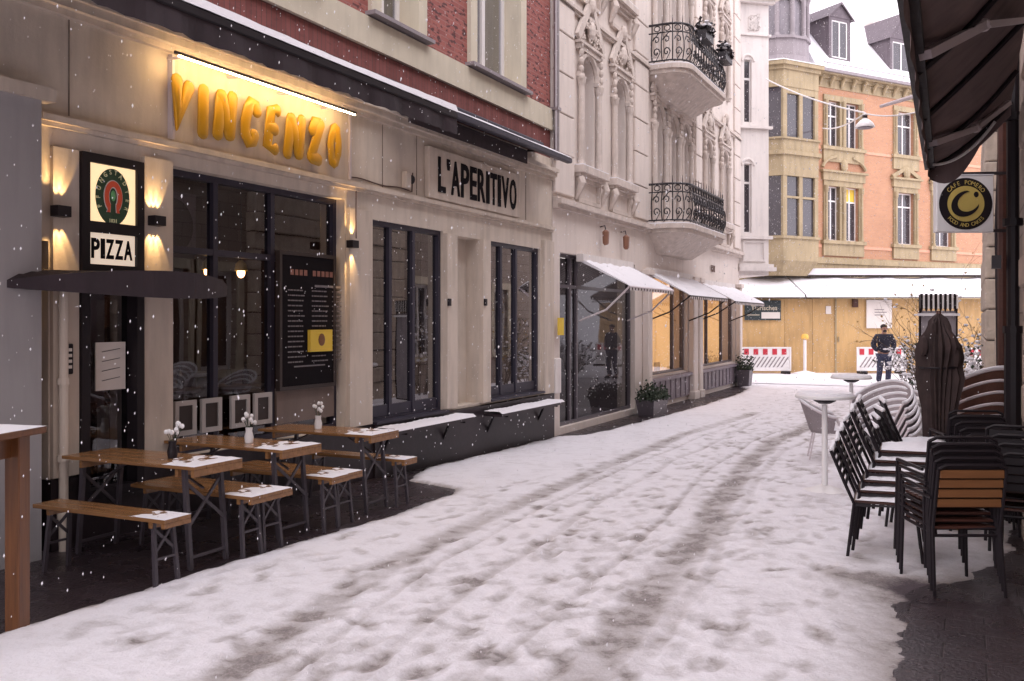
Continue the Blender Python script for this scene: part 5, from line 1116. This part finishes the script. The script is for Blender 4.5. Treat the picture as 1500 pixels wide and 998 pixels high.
# ================================================================ beer garden sets
def place(root, x, y, rot): root.location = (x, y, g(y)); root.rotation_euler = (0, 0, rot)
def patchy(mb, x0, x1, y0, y1, z, h, seed=0, nx=44, ny=20):   # melting snow, thicker towards the street end
    gx, gy = np.meshgrid(np.linspace(0, 1, nx+1), np.linspace(0, 1, ny+1)); L_ = abs(x1-x0); w_ = abs(y1-y0)
    nz = fbm(gx*L_*16+seed*7, gy*w_*16, 4, seed); e = np.minimum(np.minimum(gy, 1-gy)*w_, (1-gx)*L_)
    zz = z-.003+np.clip(gx*1.3-.45, -.5, .55)*h+(nz-.5)*h*1.7; zz = np.where(e < .004, np.minimum(zz, z-.001), zz); n0 = len(mb.v)
    for j in range(ny+1):
        for i in range(nx+1): mb.v.append((x0+(x1-x0)*gx[j, i], y0+(y1-y0)*gy[j, i], float(max(zz[j, i], z-.008))))
    for j in range(ny):
        for i in range(nx): a = n0+j*(nx+1)+i; mb.f.append((a, a+1, a+nx+2, a+nx+1))
    return mb
def snowcap(mb, x0, x1, y0, y1, z, h, seed=0, n=10):
    r_ = random.Random(seed); n0 = len(mb.v); m = n
    for i in range(m+1):
        for j in range(m+1):
            u, v = i/m, j/m; e = min(u, 1-u, v, 1-v); mb.v.append((x0+(x1-x0)*u+r_.uniform(-.004, .004), y0+(y1-y0)*v+r_.uniform(-.004, .004), z+(0 if e == 0 else h*min(1, e*m/1.3)*r_.uniform(.65, 1.15))))
    for i in range(m):
        for j in range(m): a = n0+i*(m+1)+j; mb.f.append((a, a+m+1, a+m+2, a+1))
    return mb
def beer_table(lab, snow):
    q = thing('beer_table', lab, 'table', group='narrow beer tables in front of the bar'); L, Wd, h = 1.35, .50, .76
    t_ = MB(); 
    for k in range(4): t_.rbox(-L/2, L/2, -Wd/2+k*Wd/4+.001, -Wd/2+(k+1)*Wd/4-.001, h-.026, h, .003)
    t_.build('tabletop', M_bench, q); a_ = MB(); a_.box(L/2-.20, L/2-.172, -Wd/2+.02, Wd/2-.02, h-.085, h-.0265); a_.box(-L/2+.172, -L/2+.20, -Wd/2+.02, Wd/2-.02, h-.085, h-.0265); a_.box(L/2-.03, L/2-.002, -Wd/2+.0, Wd/2-.0, h-.075, h-.0265); a_.build('cross_batten', M_bench, q)
    for sx in (-1, 1):
        for sy in (-1, 1): f = MB(); f.bar((sx*(L/2-.16), sy*(Wd/2-.07), h-.03), (sx*(L/2-.10), sy*(Wd/2-.07), 0), .032, .032); f.build('leg', M_legs, q)
        b_ = MB(); b_.bar((sx*(L/2-.15), -Wd/2+.07, h-.13), (sx*(L/2-.115), Wd/2-.07, .32), .012, .025); b_.bar((sx*(L/2-.15), Wd/2-.07, h-.13), (sx*(L/2-.113), -Wd/2+.07, .32), .012, .025); b_.bar((sx*(L/2-.106), -Wd/2+.07, .09), (sx*(L/2-.106), Wd/2-.07, .09), .02, .02); b_.bar((sx*(L/2-.15), 0, h-.2), (sx*(L/2-.5), 0, h-.03), .02, .012); b_.build('brace', M_legs, q)
    if snow: s_ = MB(); patchy(s_, L/2-.55, L/2+.0, -Wd/2, Wd/2, h+.001, .014, 3); s_.build('snow', M_snow, q, True)
    return q
def beer_bench(lab, snow):
    q = thing('beer_bench', lab, 'bench', group='narrow beer benches in front of the bar'); L, Wd, h = 1.28, .24, .48; t_ = MB()
    for k in range(2): t_.rbox(-L/2, L/2, -Wd/2+k*Wd/2+.001, -Wd/2+(k+1)*Wd/2-.001, h-.028, h, .003)
    t_.build('seat', M_bench, q); a_ = MB(); a_.box(L/2-.16, L/2-.13, -Wd/2+.015, Wd/2-.015, h-.07, h-.0285); a_.box(-L/2+.13, -L/2+.16, -Wd/2+.015, Wd/2-.015, h-.07, h-.0285); a_.box(L/2-.03, L/2-.002, -Wd/2, Wd/2, h-.06, h-.0285); a_.build('cross_batten', M_bench, q)
    for sx in (-1, 1):
        for sy in (-1, 1): f = MB(); f.bar((sx*(L/2-.14), sy*(Wd/2-.04), h-.03), (sx*(L/2-.10), sy*(Wd/2-.02), 0), .026, .026); f.build('leg', M_legs, q)
        b_ = MB(); b_.bar((sx*(L/2-.135), -Wd/2+.04, h-.08), (sx*(L/2-.12), Wd/2-.03, .24), .01, .02); b_.bar((sx*(L/2-.135), Wd/2-.04, h-.08), (sx*(L/2-.118), -Wd/2+.03, .24), .01, .02); b_.bar((sx*(L/2-.11), -Wd/2+.03, .2), (sx*(L/2-.11), Wd/2-.03, .2), .015, .015); b_.build('brace', M_legs, q)
    if snow: s_ = MB(); patchy(s_, L/2-.45, L/2, -Wd/2, Wd/2, h+.001, .014, 5, 36, 12); s_.build('snow', M_snow, q, True)
    return q
bt0 = beer_table('nearest beer table with wet top and thin snow on its street end', True); place(bt0, .82, 5.13, R(1))
t2_ = copy_tree(bt0, (.74, 6.2, g(6.2)), R(-1), 'middle beer table with a small white flower vase on it'); t3_ = copy_tree(bt0, (.67, 7.5, g(7.5)), R(2), 'farthest beer table, its end close to the black framed window')
bb0 = beer_bench('nearest beer bench, alone before the nearest table', True); place(bb0, 1.02, 4.58, R(1))
for y, lab, dx in ((5.47, 'beer bench tucked half under the nearest table', 0), (5.73, 'beer bench just before the middle table', -.02), (6.54, 'beer bench tucked half under the middle table', -.08), (6.82, 'beer bench just before the farthest table', -.12), (7.86, 'farthest beer bench behind the last table', -.2)): copy_tree(bb0, (.98+dx, y, g(y)), R(random.uniform(-1.5, 1.5)), lab)
def vase(x, y, lab, white):
    q = thing('flower_vase', lab, 'vase', ((x, y, g(y)+.761), 0)); MB().lathe([(.035,0),(.04,.05),(.028,.10),(.032,.13)], (0,0,0), 12).build('vase', M_black if not white else M_whiteplastic, q, True)
    st = MB(); fl = MB(); r_ = random.Random(int(x*100+y)); 
    for k in range(9): a_, e = r_.random()*6, r_.uniform(.02, .07); tp = (e*math.cos(a_), e*math.sin(a_), r_.uniform(.17, .26)); st.tube([(0,0,.08), (tp[0]*.5, tp[1]*.5, .15), tp], .003, 4); fl.ell(tp, (.018,.018,.02), 6, 4)
    st.build('stem', M_leaf, q); fl.build('blossom', M_whiteplastic, q)
vase(.72+.3, 5.15, 'dark vase with white blossoms on the nearest beer table', False); vase(.84, 6.18, 'white flower vase on the middle beer table', True); vase(.55, 7.5, 'small white vase on the farthest beer table', True)
# bar table at the left edge
q = thing('bar_table', 'tall orange brown wooden bar table with snowy top at the left edge', 'table', ((0,0,0),0)); xt, yt = W(30, 5.42); zg = g(4)
P_ = [Vector((xt, yt)), Vector((xt-.62, yt-.1)), Vector((xt-.45, yt-.85))]; ang = R(8); M4 = Matrix.Translation((xt, yt, 0)) @ Matrix.Rotation(R(18), 4, 'Z')
mb = MB(); mb.rbox(-1.3, .10, -.92, .10, 1.335, 1.375, .004); mb.xf(M4); mb.build('tabletop', M_post, q)
mb = MB(); mb.rbox(-1.2, .0, -.80, .0, 1.21, 1.334, .004); mb.xf(M4); mb.build('apron', M_post, q)
for (lx, ly) in ((.0, -.03), (.0, -.78), (-1.15, -.03), (-1.15, -.78)): mb = MB(); mb.rbox(lx-.045, lx+.05, ly-.05, ly+.05, zg, 1.333, .006); mb.xf(M4); mb.build('leg', M_post, q)
mb = MB(); snowcap(mb, -1.3, .10, -.92, .10, 1.376, .02, 8, 14); mb.xf(M4); mb.build('snow', M_snow, q, True)
# ================================================================ cafe furniture on the right
def high_table(px, Y, lab):
    x, y = W(px, Y); q = thing('high_table', lab, 'table', ((x, y, g(y)), 0), 'high tables beside the stacked chairs')
    MB().lathe([(.31,1.06),(.32,1.07),(.32,1.09),(.31,1.10)], (0,0,0), 28).build('tabletop', M_whiteplastic, q); MB().lathe([(.31,1.101),(.29,1.125),(.15,1.135),(.01,1.135)], (0,0,0), 28).build('snow', M_snow, q, True)
    MB().lathe([(.12,1.055),(.12,1.03),(.06,1.0)][::-1], (0,0,0), 12).build('mount', M_black, q); MB().lathe([(.034,.05),(.030,.99)], (0,0,0), 12).build('column', M_whiteplastic, q, True); MB().lathe([(.26,.0),(.26,.02),(.16,.05),(.05,.09)], (0,0,0), 24).build('base', M_whiteplastic, q, True)
high_table(1208, 10.35, 'nearer white high table with snow on its round top'); high_table(1247, 15.0, 'farther white high table close to the walking person')
def wicker_chair(lab, grp, cushion_snow=True):
    """woven armchair facing -Y: seat, flaring back that runs into the arms, four legs"""
    q = thing('wicker_armchair', lab, 'armchair', group=grp); sh = MB(); n, m = 22, 6
    def P(u, v):                                   # u around the back, v from seat to rim
        th = R(-20)+R(220)*u; hh = .44+(.20+.22*math.sin(PI*u)**1.5)*v; r = (.235+.055*v); k = 1+.10*v
        return (r*math.cos(th)*1.05*k, .0+r*math.sin(th)*k+.03+.05*v*math.sin(PI*u), hh)
    n0 = 0
    for i in range(n+1):
        for j in range(m+1): sh.v.append(P(i/n, j/m))
    off = len(sh.v)
    for i in range(n+1):
        for j in range(m+1): x, y, z = P(i/n, j/m); sh.v.append((x*.94, (y-.03)*.94+.03, z))
    ix = lambda i, j, o=0: o+i*(m+1)+j
    for i in range(n):
        for j in range(m): sh.f += [(ix(i,j), ix(i+1,j), ix(i+1,j+1), ix(i,j+1)), (ix(i,j,off), ix(i,j+1,off), ix(i+1,j+1,off), ix(i+1,j,off))]
        sh.f.append((ix(i,m), ix(i+1,m), ix(i+1,m,off), ix(i,m,off)))
    sh.build('backrest', M_wick, q, True)
    s_ = MB(); s_.plan([(.24*math.cos(2*PI*k/20), .03+(.25 if math.sin(2*PI*k/20) < 0 else .22)*math.sin(2*PI*k/20)) for k in range(20)], .41, .45); s_.build('seat', M_wick, q)
    r_ = MB(); r_.tube([P(i/n, 1) for i in range(n+1)], .016, 6); r_.build('rim', M_alu, q, True)
    for sx in (-1, 1): MB().tube([P(0 if sx > 0 else 1, 1), (sx*.25, -.20, .42), (sx*.27, -.25, 0)], .013, 6).build('leg', M_alu, q, True); MB().tube([(sx*.20, .20, .42), (sx*.24, .28, 0)], .013, 6).build('leg', M_alu, q, True)
    sn_ = MB(); sn_.tube([Vector(P(i/n, 1))+Vector((0,0,.016)) for i in range(n+1)], .017, 6); snowcap(sn_, -.17, .17, -.15, .2, .452, .03, 4, 6); sn_.build('snow', M_snow, q, True); return q
x, y = W(1214, 13.2); wc = wicker_chair('single grey woven armchair beside the nearer high table', 'grey woven armchairs'); wc.location = (x, y, g(y)); wc.rotation_euler = (0, 0, TH+R(75))
labs = ['lowest', 'second', 'third', 'fourth', 'fifth', 'topmost']
x, y = W(1300, 10.6)
for k in range(6): ex = .045*k; copy_tree(wc, (x-.02*k+.0, y+.06*k, g(y)-.03+.068*k+.03), TH-R(50), labs[k]+' grey woven armchair counted upwards in the snowy stack behind the black chairs', 'grey woven armchairs', skip=() if k == 5 else ('seat',))
x, y = W(1320, 12.2)
for k in range(3): copy_tree(wc, (x, y+.06*k, g(y)+.08*k), TH-R(35), ['lower', 'middle', 'upper'][k]+' grey woven armchair of the small stack between person and tall stack', 'grey woven armchairs')
x, y = W(1272, 14.4); copy_tree(wc, (x, y, g(y)+.28), TH+R(215), 'grey woven armchair tipped forward just below the walking person', 'grey woven armchairs')
bpy.data.objects[ROOTS[-1].name].rotation_euler = (R(-18), 0, TH+R(215))
def slat_chair(lab, grp, ms):
    """metal frame chair facing -Y with a slatted seat and back"""
    q = thing('slatted_chair', lab, 'chair', group=grp); W2, D2, hs = .225, .22, .45
    fr = MB()
    for sx in (-1, 1): fr.tube([(sx*W2, -D2, hs-.02), (sx*W2, D2-.02, hs-.03)], .011, 6); fr.tube([(sx*W2, -D2+.0, .66), (sx*(W2+.015), D2+.03, .66)], .012, 6)
    fr.tube([(-W2, -D2, hs-.02), (W2, -D2, hs-.02)], .011, 6); fr.tube([(-W2, D2, hs-.05), (W2, D2, hs-.05)], .011, 6); fr.build('seat_frame', M_black, q)
    for sx in (-1, 1):
        MB().tube([(sx*W2, -D2+.0, .665), (sx*W2, -D2-.01, hs), (sx*(W2+.01), -D2-.02, 0)], .012, 6).build('leg', M_black, q, True); MB().tube([(sx*W2, D2+.10, .86), (sx*W2, D2+.02, hs), (sx*(W2+.01), D2+.07, 0)], .012, 6).build('leg', M_black, q, True)
    se = MB(); 
    for k in range(6): y0 = -D2+k*.073; se.rbox(-W2+.012, W2-.012, y0, y0+.058, hs-.012, hs+.006, .004)
    se.build('seat', ms, q); ba = MB()
    for k in range(4): z0 = .60+k*.066; dy = D2+.045+(z0-.6)*.2; ba.rbox(-W2+.012, W2-.012, dy, dy+.015, z0, z0+.055, .004)
    ba.build('backrest', ms, q); tr = MB(); tr.tube([(-W2, D2+.10, .86), (-W2+.05, D2+.105, .885), (W2-.05, D2+.105, .885), (W2, D2+.10, .86)], .012, 6); tr.build('top_rail', M_black, q, True)
    return q
c0 = slat_chair('lowest slatted chair of the nearest right stack, with orange wooden back to the viewer', 'slatted chairs stacked on the right', M_slatdk); x, y = W(1391, 6.42); c0.location = (x, y, g(y)); c0.rotation_euler = (0, 0, TH+R(180)+R(0))
nm = ['lowest', 'second', 'third', 'fourth', 'topmost']
fwd = Vector((-sT, cT, 0))
for k in range(1, 5): cA = copy_tree(c0, Vector((x, y, g(y)))+fwd*.03*k+Vector((0,0,.042*k)), TH+R(180), nm[k]+' slatted chair counted upwards in the stack with its back to the viewer')
for ch in kids(c0):
    if ch.name.startswith('backrest'): ch.data = ch.data.copy(); ch.data.materials[0] = M_slat
for rt_ in [o for o in ROOTS if o.name.startswith('slatted_chair') and o is not c0]:
    for ch in kids(rt_):
        if ch.name.startswith('backrest'): ch.data = ch.data.copy(); ch.data.materials[0] = M_black
cB = kids(cA)
for ch in kids(c0):
    pass
x, y = W(1432, 8.3); 
for k in range(5): copy_tree(cA, Vector((x, y, g(y)+.02))+fwd*.07*k+Vector((0,0,.045*k)), TH+R(172), nm[k]+' slatted chair counted upwards in the stack right behind the nearest one')
x, y = W(1517, 7.0)
for k in range(4): copy_tree(cA, Vector((x, y, g(y)))+fwd*.07*k+Vector((0,0,.06*k)), TH+R(150), nm[k]+' slatted chair counted upwards in the stack cut by the right edge')
def black_chair(lab, grp):
    """black chair with flared back seen from its side, faces -Y"""
    q = thing('black_stacking_chair', lab, 'chair', group=grp); W2, D2, hs = .23, .22, .44; fr = MB()
    fr.tube([(-W2, -D2, hs), (W2, -D2, hs), (W2, D2, hs-.01), (-W2, D2, hs-.01)], .013, 6, True); fr.build('seat_frame', M_black, q)
    for sx in (-1, 1): MB().tube([(sx*W2, -D2, hs), (sx*(W2+.02), -D2-.05, 0)], .014, 6).build('leg', M_black, q, True); MB().tube([(sx*W2, D2+.17, .84), (sx*W2, D2+.07, .60), (sx*W2, D2, hs), (sx*(W2+.02), D2+.05, 0)], .014, 6).build('leg', M_black, q, True)
    s_ = MB(); s_.rbox(-W2+.01, W2-.01, -D2-.01, D2, hs+.002, hs+.028, .01); s_.build('seat', M_slatdk, q)
    b_ = MB(); 
    for k in range(5): z0 = .56+k*.055; dy = D2+.05+(z0-.55)*.40; b_.rbox(-W2+.01, W2-.01, dy, dy+.016, z0, z0+.042, .004)
    b_.build('backrest', M_black, q); sn_ = MB(); snowcap(sn_, -W2+.0, W2-.0, -D2-.01, D2-.01, hs+.029, .035, 12, 8)
    for k in range(9): sn_.ell((-W2+.05*k+.02, D2+.165, .855), (.035, .022, .022), 6, 4)
    sn_.build('snow', M_snow, q, True); return q
b0 = black_chair('lowest black chair in the snow topped stack with the backs to the left', 'black chairs stacked with snow on their seats'); x, y = W(1296, 7.3); rt = Vector((cT, sT, 0)); b0.location = (x, y, g(y)); b0.rotation_euler = (0, 0, TH+R(68))
n6 = ['lowest', 'second', 'third', 'fourth', 'fifth', 'topmost']
dv = (rt*.8+fwd*.6)
for k in range(1, 6): copy_tree(b0, Vector((x, y, g(y)))+dv*.07*k+Vector((0,0,.072*k)), TH+R(68), n6[k]+' black chair counted upwards in the snow topped stack with backs to the left')
x, y = W(1338, 8.5)
for k in range(5): copy_tree(b0, Vector((x, y, g(y)))+dv*.06*k+Vector((0,0,.072*k)), TH+R(75), n6[k]+' black chair counted upwards in the second stack behind the snow topped one')
# reddish woven chairs piled under the parasol
x, y = W(1424, 9.6); r0_ = None
rw_c = thing('brown_wicker_chair', 'lowest brown woven chair counted upwards in the pile beside the closed parasol', 'armchair', group='brown woven chairs in the pile'); M_w0 = M_wick
for src in kids(wc):
    o = src.copy(); 
    if src.name.split('.')[0] in ('backrest', 'seat'): o.data = src.data.copy(); o.data.materials[0] = M_brownw
    COL.objects.link(o); o.parent = rw_c
rw_c.location = (x, y, g(y)); rw_c.rotation_euler = (0, 0, TH+R(185))
for k in range(1, 6): copy_tree(rw_c, (x+.01*k, y+.05*k, g(y)+.115*k), TH+R(185), n6[k]+' brown woven chair counted upwards in the pile beside the closed parasol', skip=() if k == 5 else ('snow',))
for o in ROOTS:
    if o.name.split('.')[0] in ('black_stacking_chair', 'slatted_chair', 'wicker_armchair', 'brown_wicker_chair') and '.' in o.name:
        o.rotation_euler[2] += R(random.uniform(-2.6, 2.6)); o.location.x += random.uniform(-.010, .010); o.location.y += random.uniform(-.010, .010)
# closed parasol
x, y = W(1375, 9.0); q = thing('closed_parasol', 'closed dark parasol standing among the stacked chairs', 'parasol', ((x, y, g(y)), 0)); 
rr_ = random.Random(4); fold = [[rr_.uniform(.7, 1.22) for _ in range(28)] for _ in range(3)]
fold = [[rr_.uniform(.78, 1.0) if k_ % 2 else rr_.uniform(1.0, 1.2) for k_ in range(44)] for _ in range(14)]
def wob(j, k, n): return .5*fold[0][k]+.5*fold[j % 14][k]
MB().lathe([(.06,.70),(.11,.74),(.125,.95),(.145,1.15),(.17,1.35),(.165,1.45),(.185,1.55),(.195,1.66),(.17,1.74),(.13,1.80),(.115,1.85),(.09,1.90),(.05,1.94),(.02,1.97)], (0,0,0), 44, lambda j, k, n: wob(j, k, n)*(1+.16*math.sin(k*.29+j*.5)+.10*math.sin(k*.57-j*.9))).build('cloth', M_parasol, q, True)
lp = MB(); [lp.ell((.17*math.cos(a_)*k_, .17*math.sin(a_)*k_, zz_), (.05*k_, .05, .10), 7, 5) for a_, k_, zz_ in ((.3, 1, 1.60), (1.5, .9, 1.68), (2.7, 1.1, 1.58), (3.9, 1, 1.66), (4.4, .8, 1.80), (5.6, 1.1, 1.55), (.9, .6, 1.84))]; lp.build('cloth_fold', M_parasol, q, True)
MB().tube([(0,0,0),(0,0,2.0)], .022, 10).build('pole', M_slatdk, q, True); MB().tube([(.175*math.cos(2*PI*k/16), .175*math.sin(2*PI*k/16), 1.45) for k in range(16)], .010, 5, True).build('strap', M_black, q); MB().lathe([(.25,0),(.25,.06),(.05,.10)], (0,0,0), 16).build('base', M_granite, q)
# striped top screen
q = thing('wind_screen', 'tall grey wind screen with a black and white striped valance behind the parasol', 'screen', FC); Y = 17.5; u = Y/F; xa, xb = (1347-750)*u, (1403-750)*u; zt = EYE+(470-432)*u
f = MB(); f.ring(xa, xb, .05, zt, .03, Y, Y+.04); f.build('frame', M_black, q); MB().box(xa+.03, xb-.03, Y+.015, Y+.025, .08, zt-.3).build('pane', M_curtain, q)
st_ = MB(); nS = 8; w_ = (xb-xa)/nS
for k in range(nS): st_.prism([(xa+k*w_, zt+.02), (xa+k*w_+w_*.55, zt+.02), (xa+k*w_+w_*.55, zt-.27), (xa+k*w_+w_*.27, zt-.33), (xa+k*w_, zt-.27)], Y-.03, Y-.024)
st_.build('dark_stripe', M_black, q); MB().box(xa, xb, Y-.022, Y-.016, zt-.26, zt).build('valance', M_whiteplastic, q); MB().box(xa-.02, xb+.02, Y-.05, Y+.05, zt-.40, zt-.35).build('snow', M_snow, q)
# white crate
x, y = W(1347, 11.6); q = thing('white_crate', 'white slatted crate beside the stacked woven armchairs', 'crate', ((x, y, g(y)), TH)); c_ = MB()
for k in range(5): c_.ring(-.22, .22, .05+.18*k, .19+.18*k, .03, -.2, -.17); c_.box(-.22, -.19, -.17, .2, .05+.18*k, .19+.18*k); c_.box(.19, .22, -.17, .2, .05+.18*k, .19+.18*k); c_.box(-.19, .19, .17, .2, .05+.18*k, .19+.18*k)
c_.build('slats', M_whiteplastic, q); MB().box(-.22, .22, -.2, .2, .96, 1.0).build('lid', M_whiteplastic, q)
# ================================================================ shrubs
def twig_shrub(name, X, Y, h, spread, lab, cat, seed, nb=16, leaf=0, snow=False, droop=.0, group=None):
    r_ = random.Random(seed); q = thing(name, lab, cat, ((cam2w(X, Y)[0], cam2w(X, Y)[1], .02), TH), group); b = MB(); tips = []
    def grow(p, d, L, r, lv):
        pts = [p]; n = 5
        for k in range(n): d = (d+Vector((r_.gauss(0,.16), r_.gauss(0,.16), r_.gauss(0,.10)-droop*k*.1))).normalized(); pts.append(pts[-1]+d*L/n)
        b.tube(pts, [r*(1-.14*k) for k in range(n+1)], 4 if lv else 5); 
        for k in range(1, n+1): tips.append(pts[k])
        if lv < 2:
            for k in range(3 if lv else 4): j = r_.randint(1, n); a_ = r_.random()*2*PI; grow(pts[j], (d+Vector((math.cos(a_)*.8, math.sin(a_)*.8, .15-droop))).normalized(), L*.5, r*.5, lv+1)
    for k in range(nb): a_ = r_.random()*2*PI; e = spread*r_.random(); grow(Vector((e*.3*math.cos(a_), e*.3*math.sin(a_), 0)), Vector((e*math.cos(a_)*.6, e*math.sin(a_)*.6, 1)).normalized(), h*r_.uniform(.65, 1), .012, 0)
    b.build('branches', M_soil, q)
    if leaf:
        lf = MB()
        for k in range(leaf): p = r_.choice(tips); e = .03*r_.uniform(.6, 1.3); a_ = r_.random()*6; lf.add([p+Vector((e*math.cos(a_),e*math.sin(a_),0)), p+Vector((0,0,e*.8)), p-Vector((e*math.cos(a_),e*math.sin(a_),0)), p-Vector((0,0,e*.8))], [(0,1,2,3)])
        lf.build('leaves', M_oleaf if leaf < 500 else M_leaf, q)
    if snow:
        s_ = MB()
        for k in range(snow): p = r_.choice(tips)+Vector((r_.gauss(0,.02), r_.gauss(0,.02), .015)); e = r_.uniform(.02, .055); s_.ell(p, (e, e, e*.6), 6, 4)
        s_.build('snow_clumps', M_snow, q, True)
    return q
twig_shrub('bare_shrub', (1362-750)/F*22, 22, 2.7, .5, 'tall bare twiggy shrub with a few yellow leaves beside the wind screen', 'shrub', 3, 12, 120)
twig_shrub('bare_shrub', (1425-750)/F*19, 19, 2.2, .6, 'bare twiggy shrub with snow on its branches right of the wind screen', 'shrub', 6, 10, 60, 200)
twig_shrub('snowy_bush', (1420-750)/F*15, 15, 1.35, .9, 'low snow covered leafy bush right of the closed parasol', 'bush', 8, 16, 700, 520)
twig_shrub('snowy_bush', (1345-750)/F*26, 26, 1.1, 1.0, 'snow covered low hedge bush right behind the walking person', 'bush', 9, 16, 600, 420)
twig_shrub('snowy_bush', (1380-750)/F*24, 24, 1.4, 1.4, 'snow covered hedge bush behind the closed parasol', 'bush', 10, 16, 600, 420)
# ================================================================ walking person
def skinned(pts, edges, radii, sub=2):
    me = bpy.data.meshes.new('sk'); me.from_pydata(pts, edges, []); o = bpy.data.objects.new('sk', me); COL.objects.link(o)
    o.modifiers.new('s', 'SKIN'); s_ = me.skin_vertices[0].data
    for i, r in enumerate(radii): s_[i].radius = r if isinstance(r, tuple) else (r, r)
    s_[0].use_root = True; m = o.modifiers.new('u', 'SUBSURF'); m.levels = sub; m.render_levels = sub
    bpy.context.view_layer.update(); r = bpy.data.meshes.new_from_object(o.evaluated_get(bpy.context.evaluated_depsgraph_get())); bpy.data.objects.remove(o)
    mb = MB(); mb.add([v.co for v in r.vertices], [tuple(p.vertices) for p in r.polygons]); bpy.data.meshes.remove(r); return mb
x, y = cam2w((1295-750)/F*27.6, 27.6)
pe = thing('person', 'person in dark jacket and blue jeans walking towards the viewer, hands in pockets', 'person', ((x, y, .04), TH))
def limb(k, **kw): pass
pts = [(0,0,.93),(0,0,1.05),(0,.01,1.22),(0,.01,1.38),(0,0,1.47),(0,-.01,1.55),(0,-.015,1.63),(0,-.01,1.69),
       (.10,0,.88),(.11,-.05,.50),(.11,.03,.12),(.11,-.09,.05),(-.10,0,.88),(-.10,.03,.50),(-.10,.13,.14),(-.10,.03,.05),
       (.18,.01,1.39),(.27,.05,1.14),(.19,-.06,.98),(.14,-.09,.93),(-.18,.01,1.39),(-.27,.05,1.14),(-.19,-.06,.98),(-.14,-.09,.93)]
ed = [(0,1),(1,2),(2,3),(3,4),(4,5),(5,6),(6,7),(0,8),(8,9),(9,10),(10,11),(0,12),(12,13),(13,14),(14,15),(3,16),(16,17),(17,18),(18,19),(3,20),(20,21),(21,22),(22,23)]
rad = [(.15,.10),(.14,.10),(.15,.10),(.15,.10),.06,.06,.085,.06,.085,.06,.045,.04,.085,.06,.045,.04,.06,.045,.035,.035,.06,.045,.035,.035]
bd = skinned(pts, ed, rad)
for sx in (-1, 1): bd.ell((sx*.082, -.005, 1.60), (.014,.02,.03), 6, 5)
bd.ell((0,-.10,1.595), (.014,.022,.022), 6, 5); bd.build('body', M_skin, pe, True)
ey = MB(); [ey.ell((sx*.032, -.088, 1.625), (.011,.008,.007), 6, 4) for sx in (-1, 1)]; ey.ell((0,-.088,1.56), (.022,.01,.006), 6, 4); ey.build('face_features', M_hair, pe)
ha = MB(); ha.ell((0,.02,1.665), (.092,.10,.075), 12, 8); ha.ell((0,-.055,1.545), (.055,.045,.035), 10, 6); ha.build('hair', M_hair, pe, True)
jp = [(0,0,.90),(0,0,1.06),(0,.01,1.22),(0,.01,1.38),(0,0,1.46),(.19,.01,1.39),(.30,.05,1.16),(.20,-.08,.98),(-.19,.01,1.39),(-.30,.05,1.16),(-.20,-.08,.98)]
je = [(0,1),(1,2),(2,3),(3,4),(3,5),(5,6),(6,7),(3,8),(8,9),(9,10)]; jk = skinned(jp, je, [(.20,.14),(.18,.135),(.19,.14),(.19,.13),.085,.095,.085,.065,.095,.085,.065]); jk.build('jacket', M_jacket, pe, True)
tr = skinned([(0,0,.92),(.10,0,.84),(.112,-.05,.50),(.115,.03,.10),(-.10,0,.84),(-.102,.03,.50),(-.105,.13,.12)], [(0,1),(1,2),(2,3),(0,4),(4,5),(5,6)], [(.17,.12),.115,.085,.075,.115,.085,.075]); tr.build('trousers', M_jeans, pe, True)
sh_ = MB(); 
for sx, yy in ((1, -.02), (-1, .08)): sh_.ell((sx*.112, yy-.06, .045), (.05,.14,.05), 10, 6)
sh_.build('shoes', M_black, pe, True)
# ================================================================ falling snow
fl = MB(); r_ = random.Random(99)
V0 = [(1,0,0),(0,1,0),(-1,0,0),(0,-1,0),(0,0,1.5),(0,0,-1.5)]; F0 = [(0,1,4),(1,2,4),(2,3,4),(3,0,4),(1,0,5),(2,1,5),(3,2,5),(0,3,5)]
c = 0
while c < 26000:
    p = Vector((r_.uniform(-.2, 6.6), r_.uniform(1.0, 26), r_.uniform(.3, 9.0)))
    if p.x < 1.6 and p.z < 4.9 and r_.random() < .55: continue
    if (p-Vector((CX, 0, EYE))).length < 3.4: continue
    if p.x > 5.5 and p.z < 4.2 and p.y < 9: continue
    e = r_.uniform(.0015, .0048); n0 = len(fl.v); fl.add([(p.x+vx*e+vz*e*.12, p.y+vy*e, p.z+vz*e*1.3) for vx, vy, vz in V0], F0); c += 1
fo = fl.build('falling_snow', M_snow); fo['kind'] = 'stuff'; fo['label'] = 'fine snowflakes falling through the whole street'; fo['category'] = 'snow'
# ================================================================ moist winter air
hz = bpy.data.materials.new('haze_air'); hz.use_nodes = True; t = hz.node_tree; t.nodes.clear(); o_ = t.nodes.new('ShaderNodeOutputMaterial'); pv = t.nodes.new('ShaderNodeVolumePrincipled')
pv.inputs['Color'].default_value = (.93,.88,.92,1); pv.inputs['Density'].default_value = .0013; pv.inputs['Anisotropy'].default_value = .2; t.links.new(pv.outputs[0], o_.inputs['Volume'])
HAZE = False
hz.cycles.homogeneous_volume = True
if HAZE:
    h_ = MB().box(-40, 60, -12, 95, -1.5, 24).build('haze', hz); h_['kind'] = 'stuff'
rebase_all()
pe.scale = (1.07,)*3
sc.cycles.max_bounces = 5; sc.cycles.volume_bounces = 0; sc.cycles.transparent_max_bounces = 16; sc.cycles.use_denoising = True
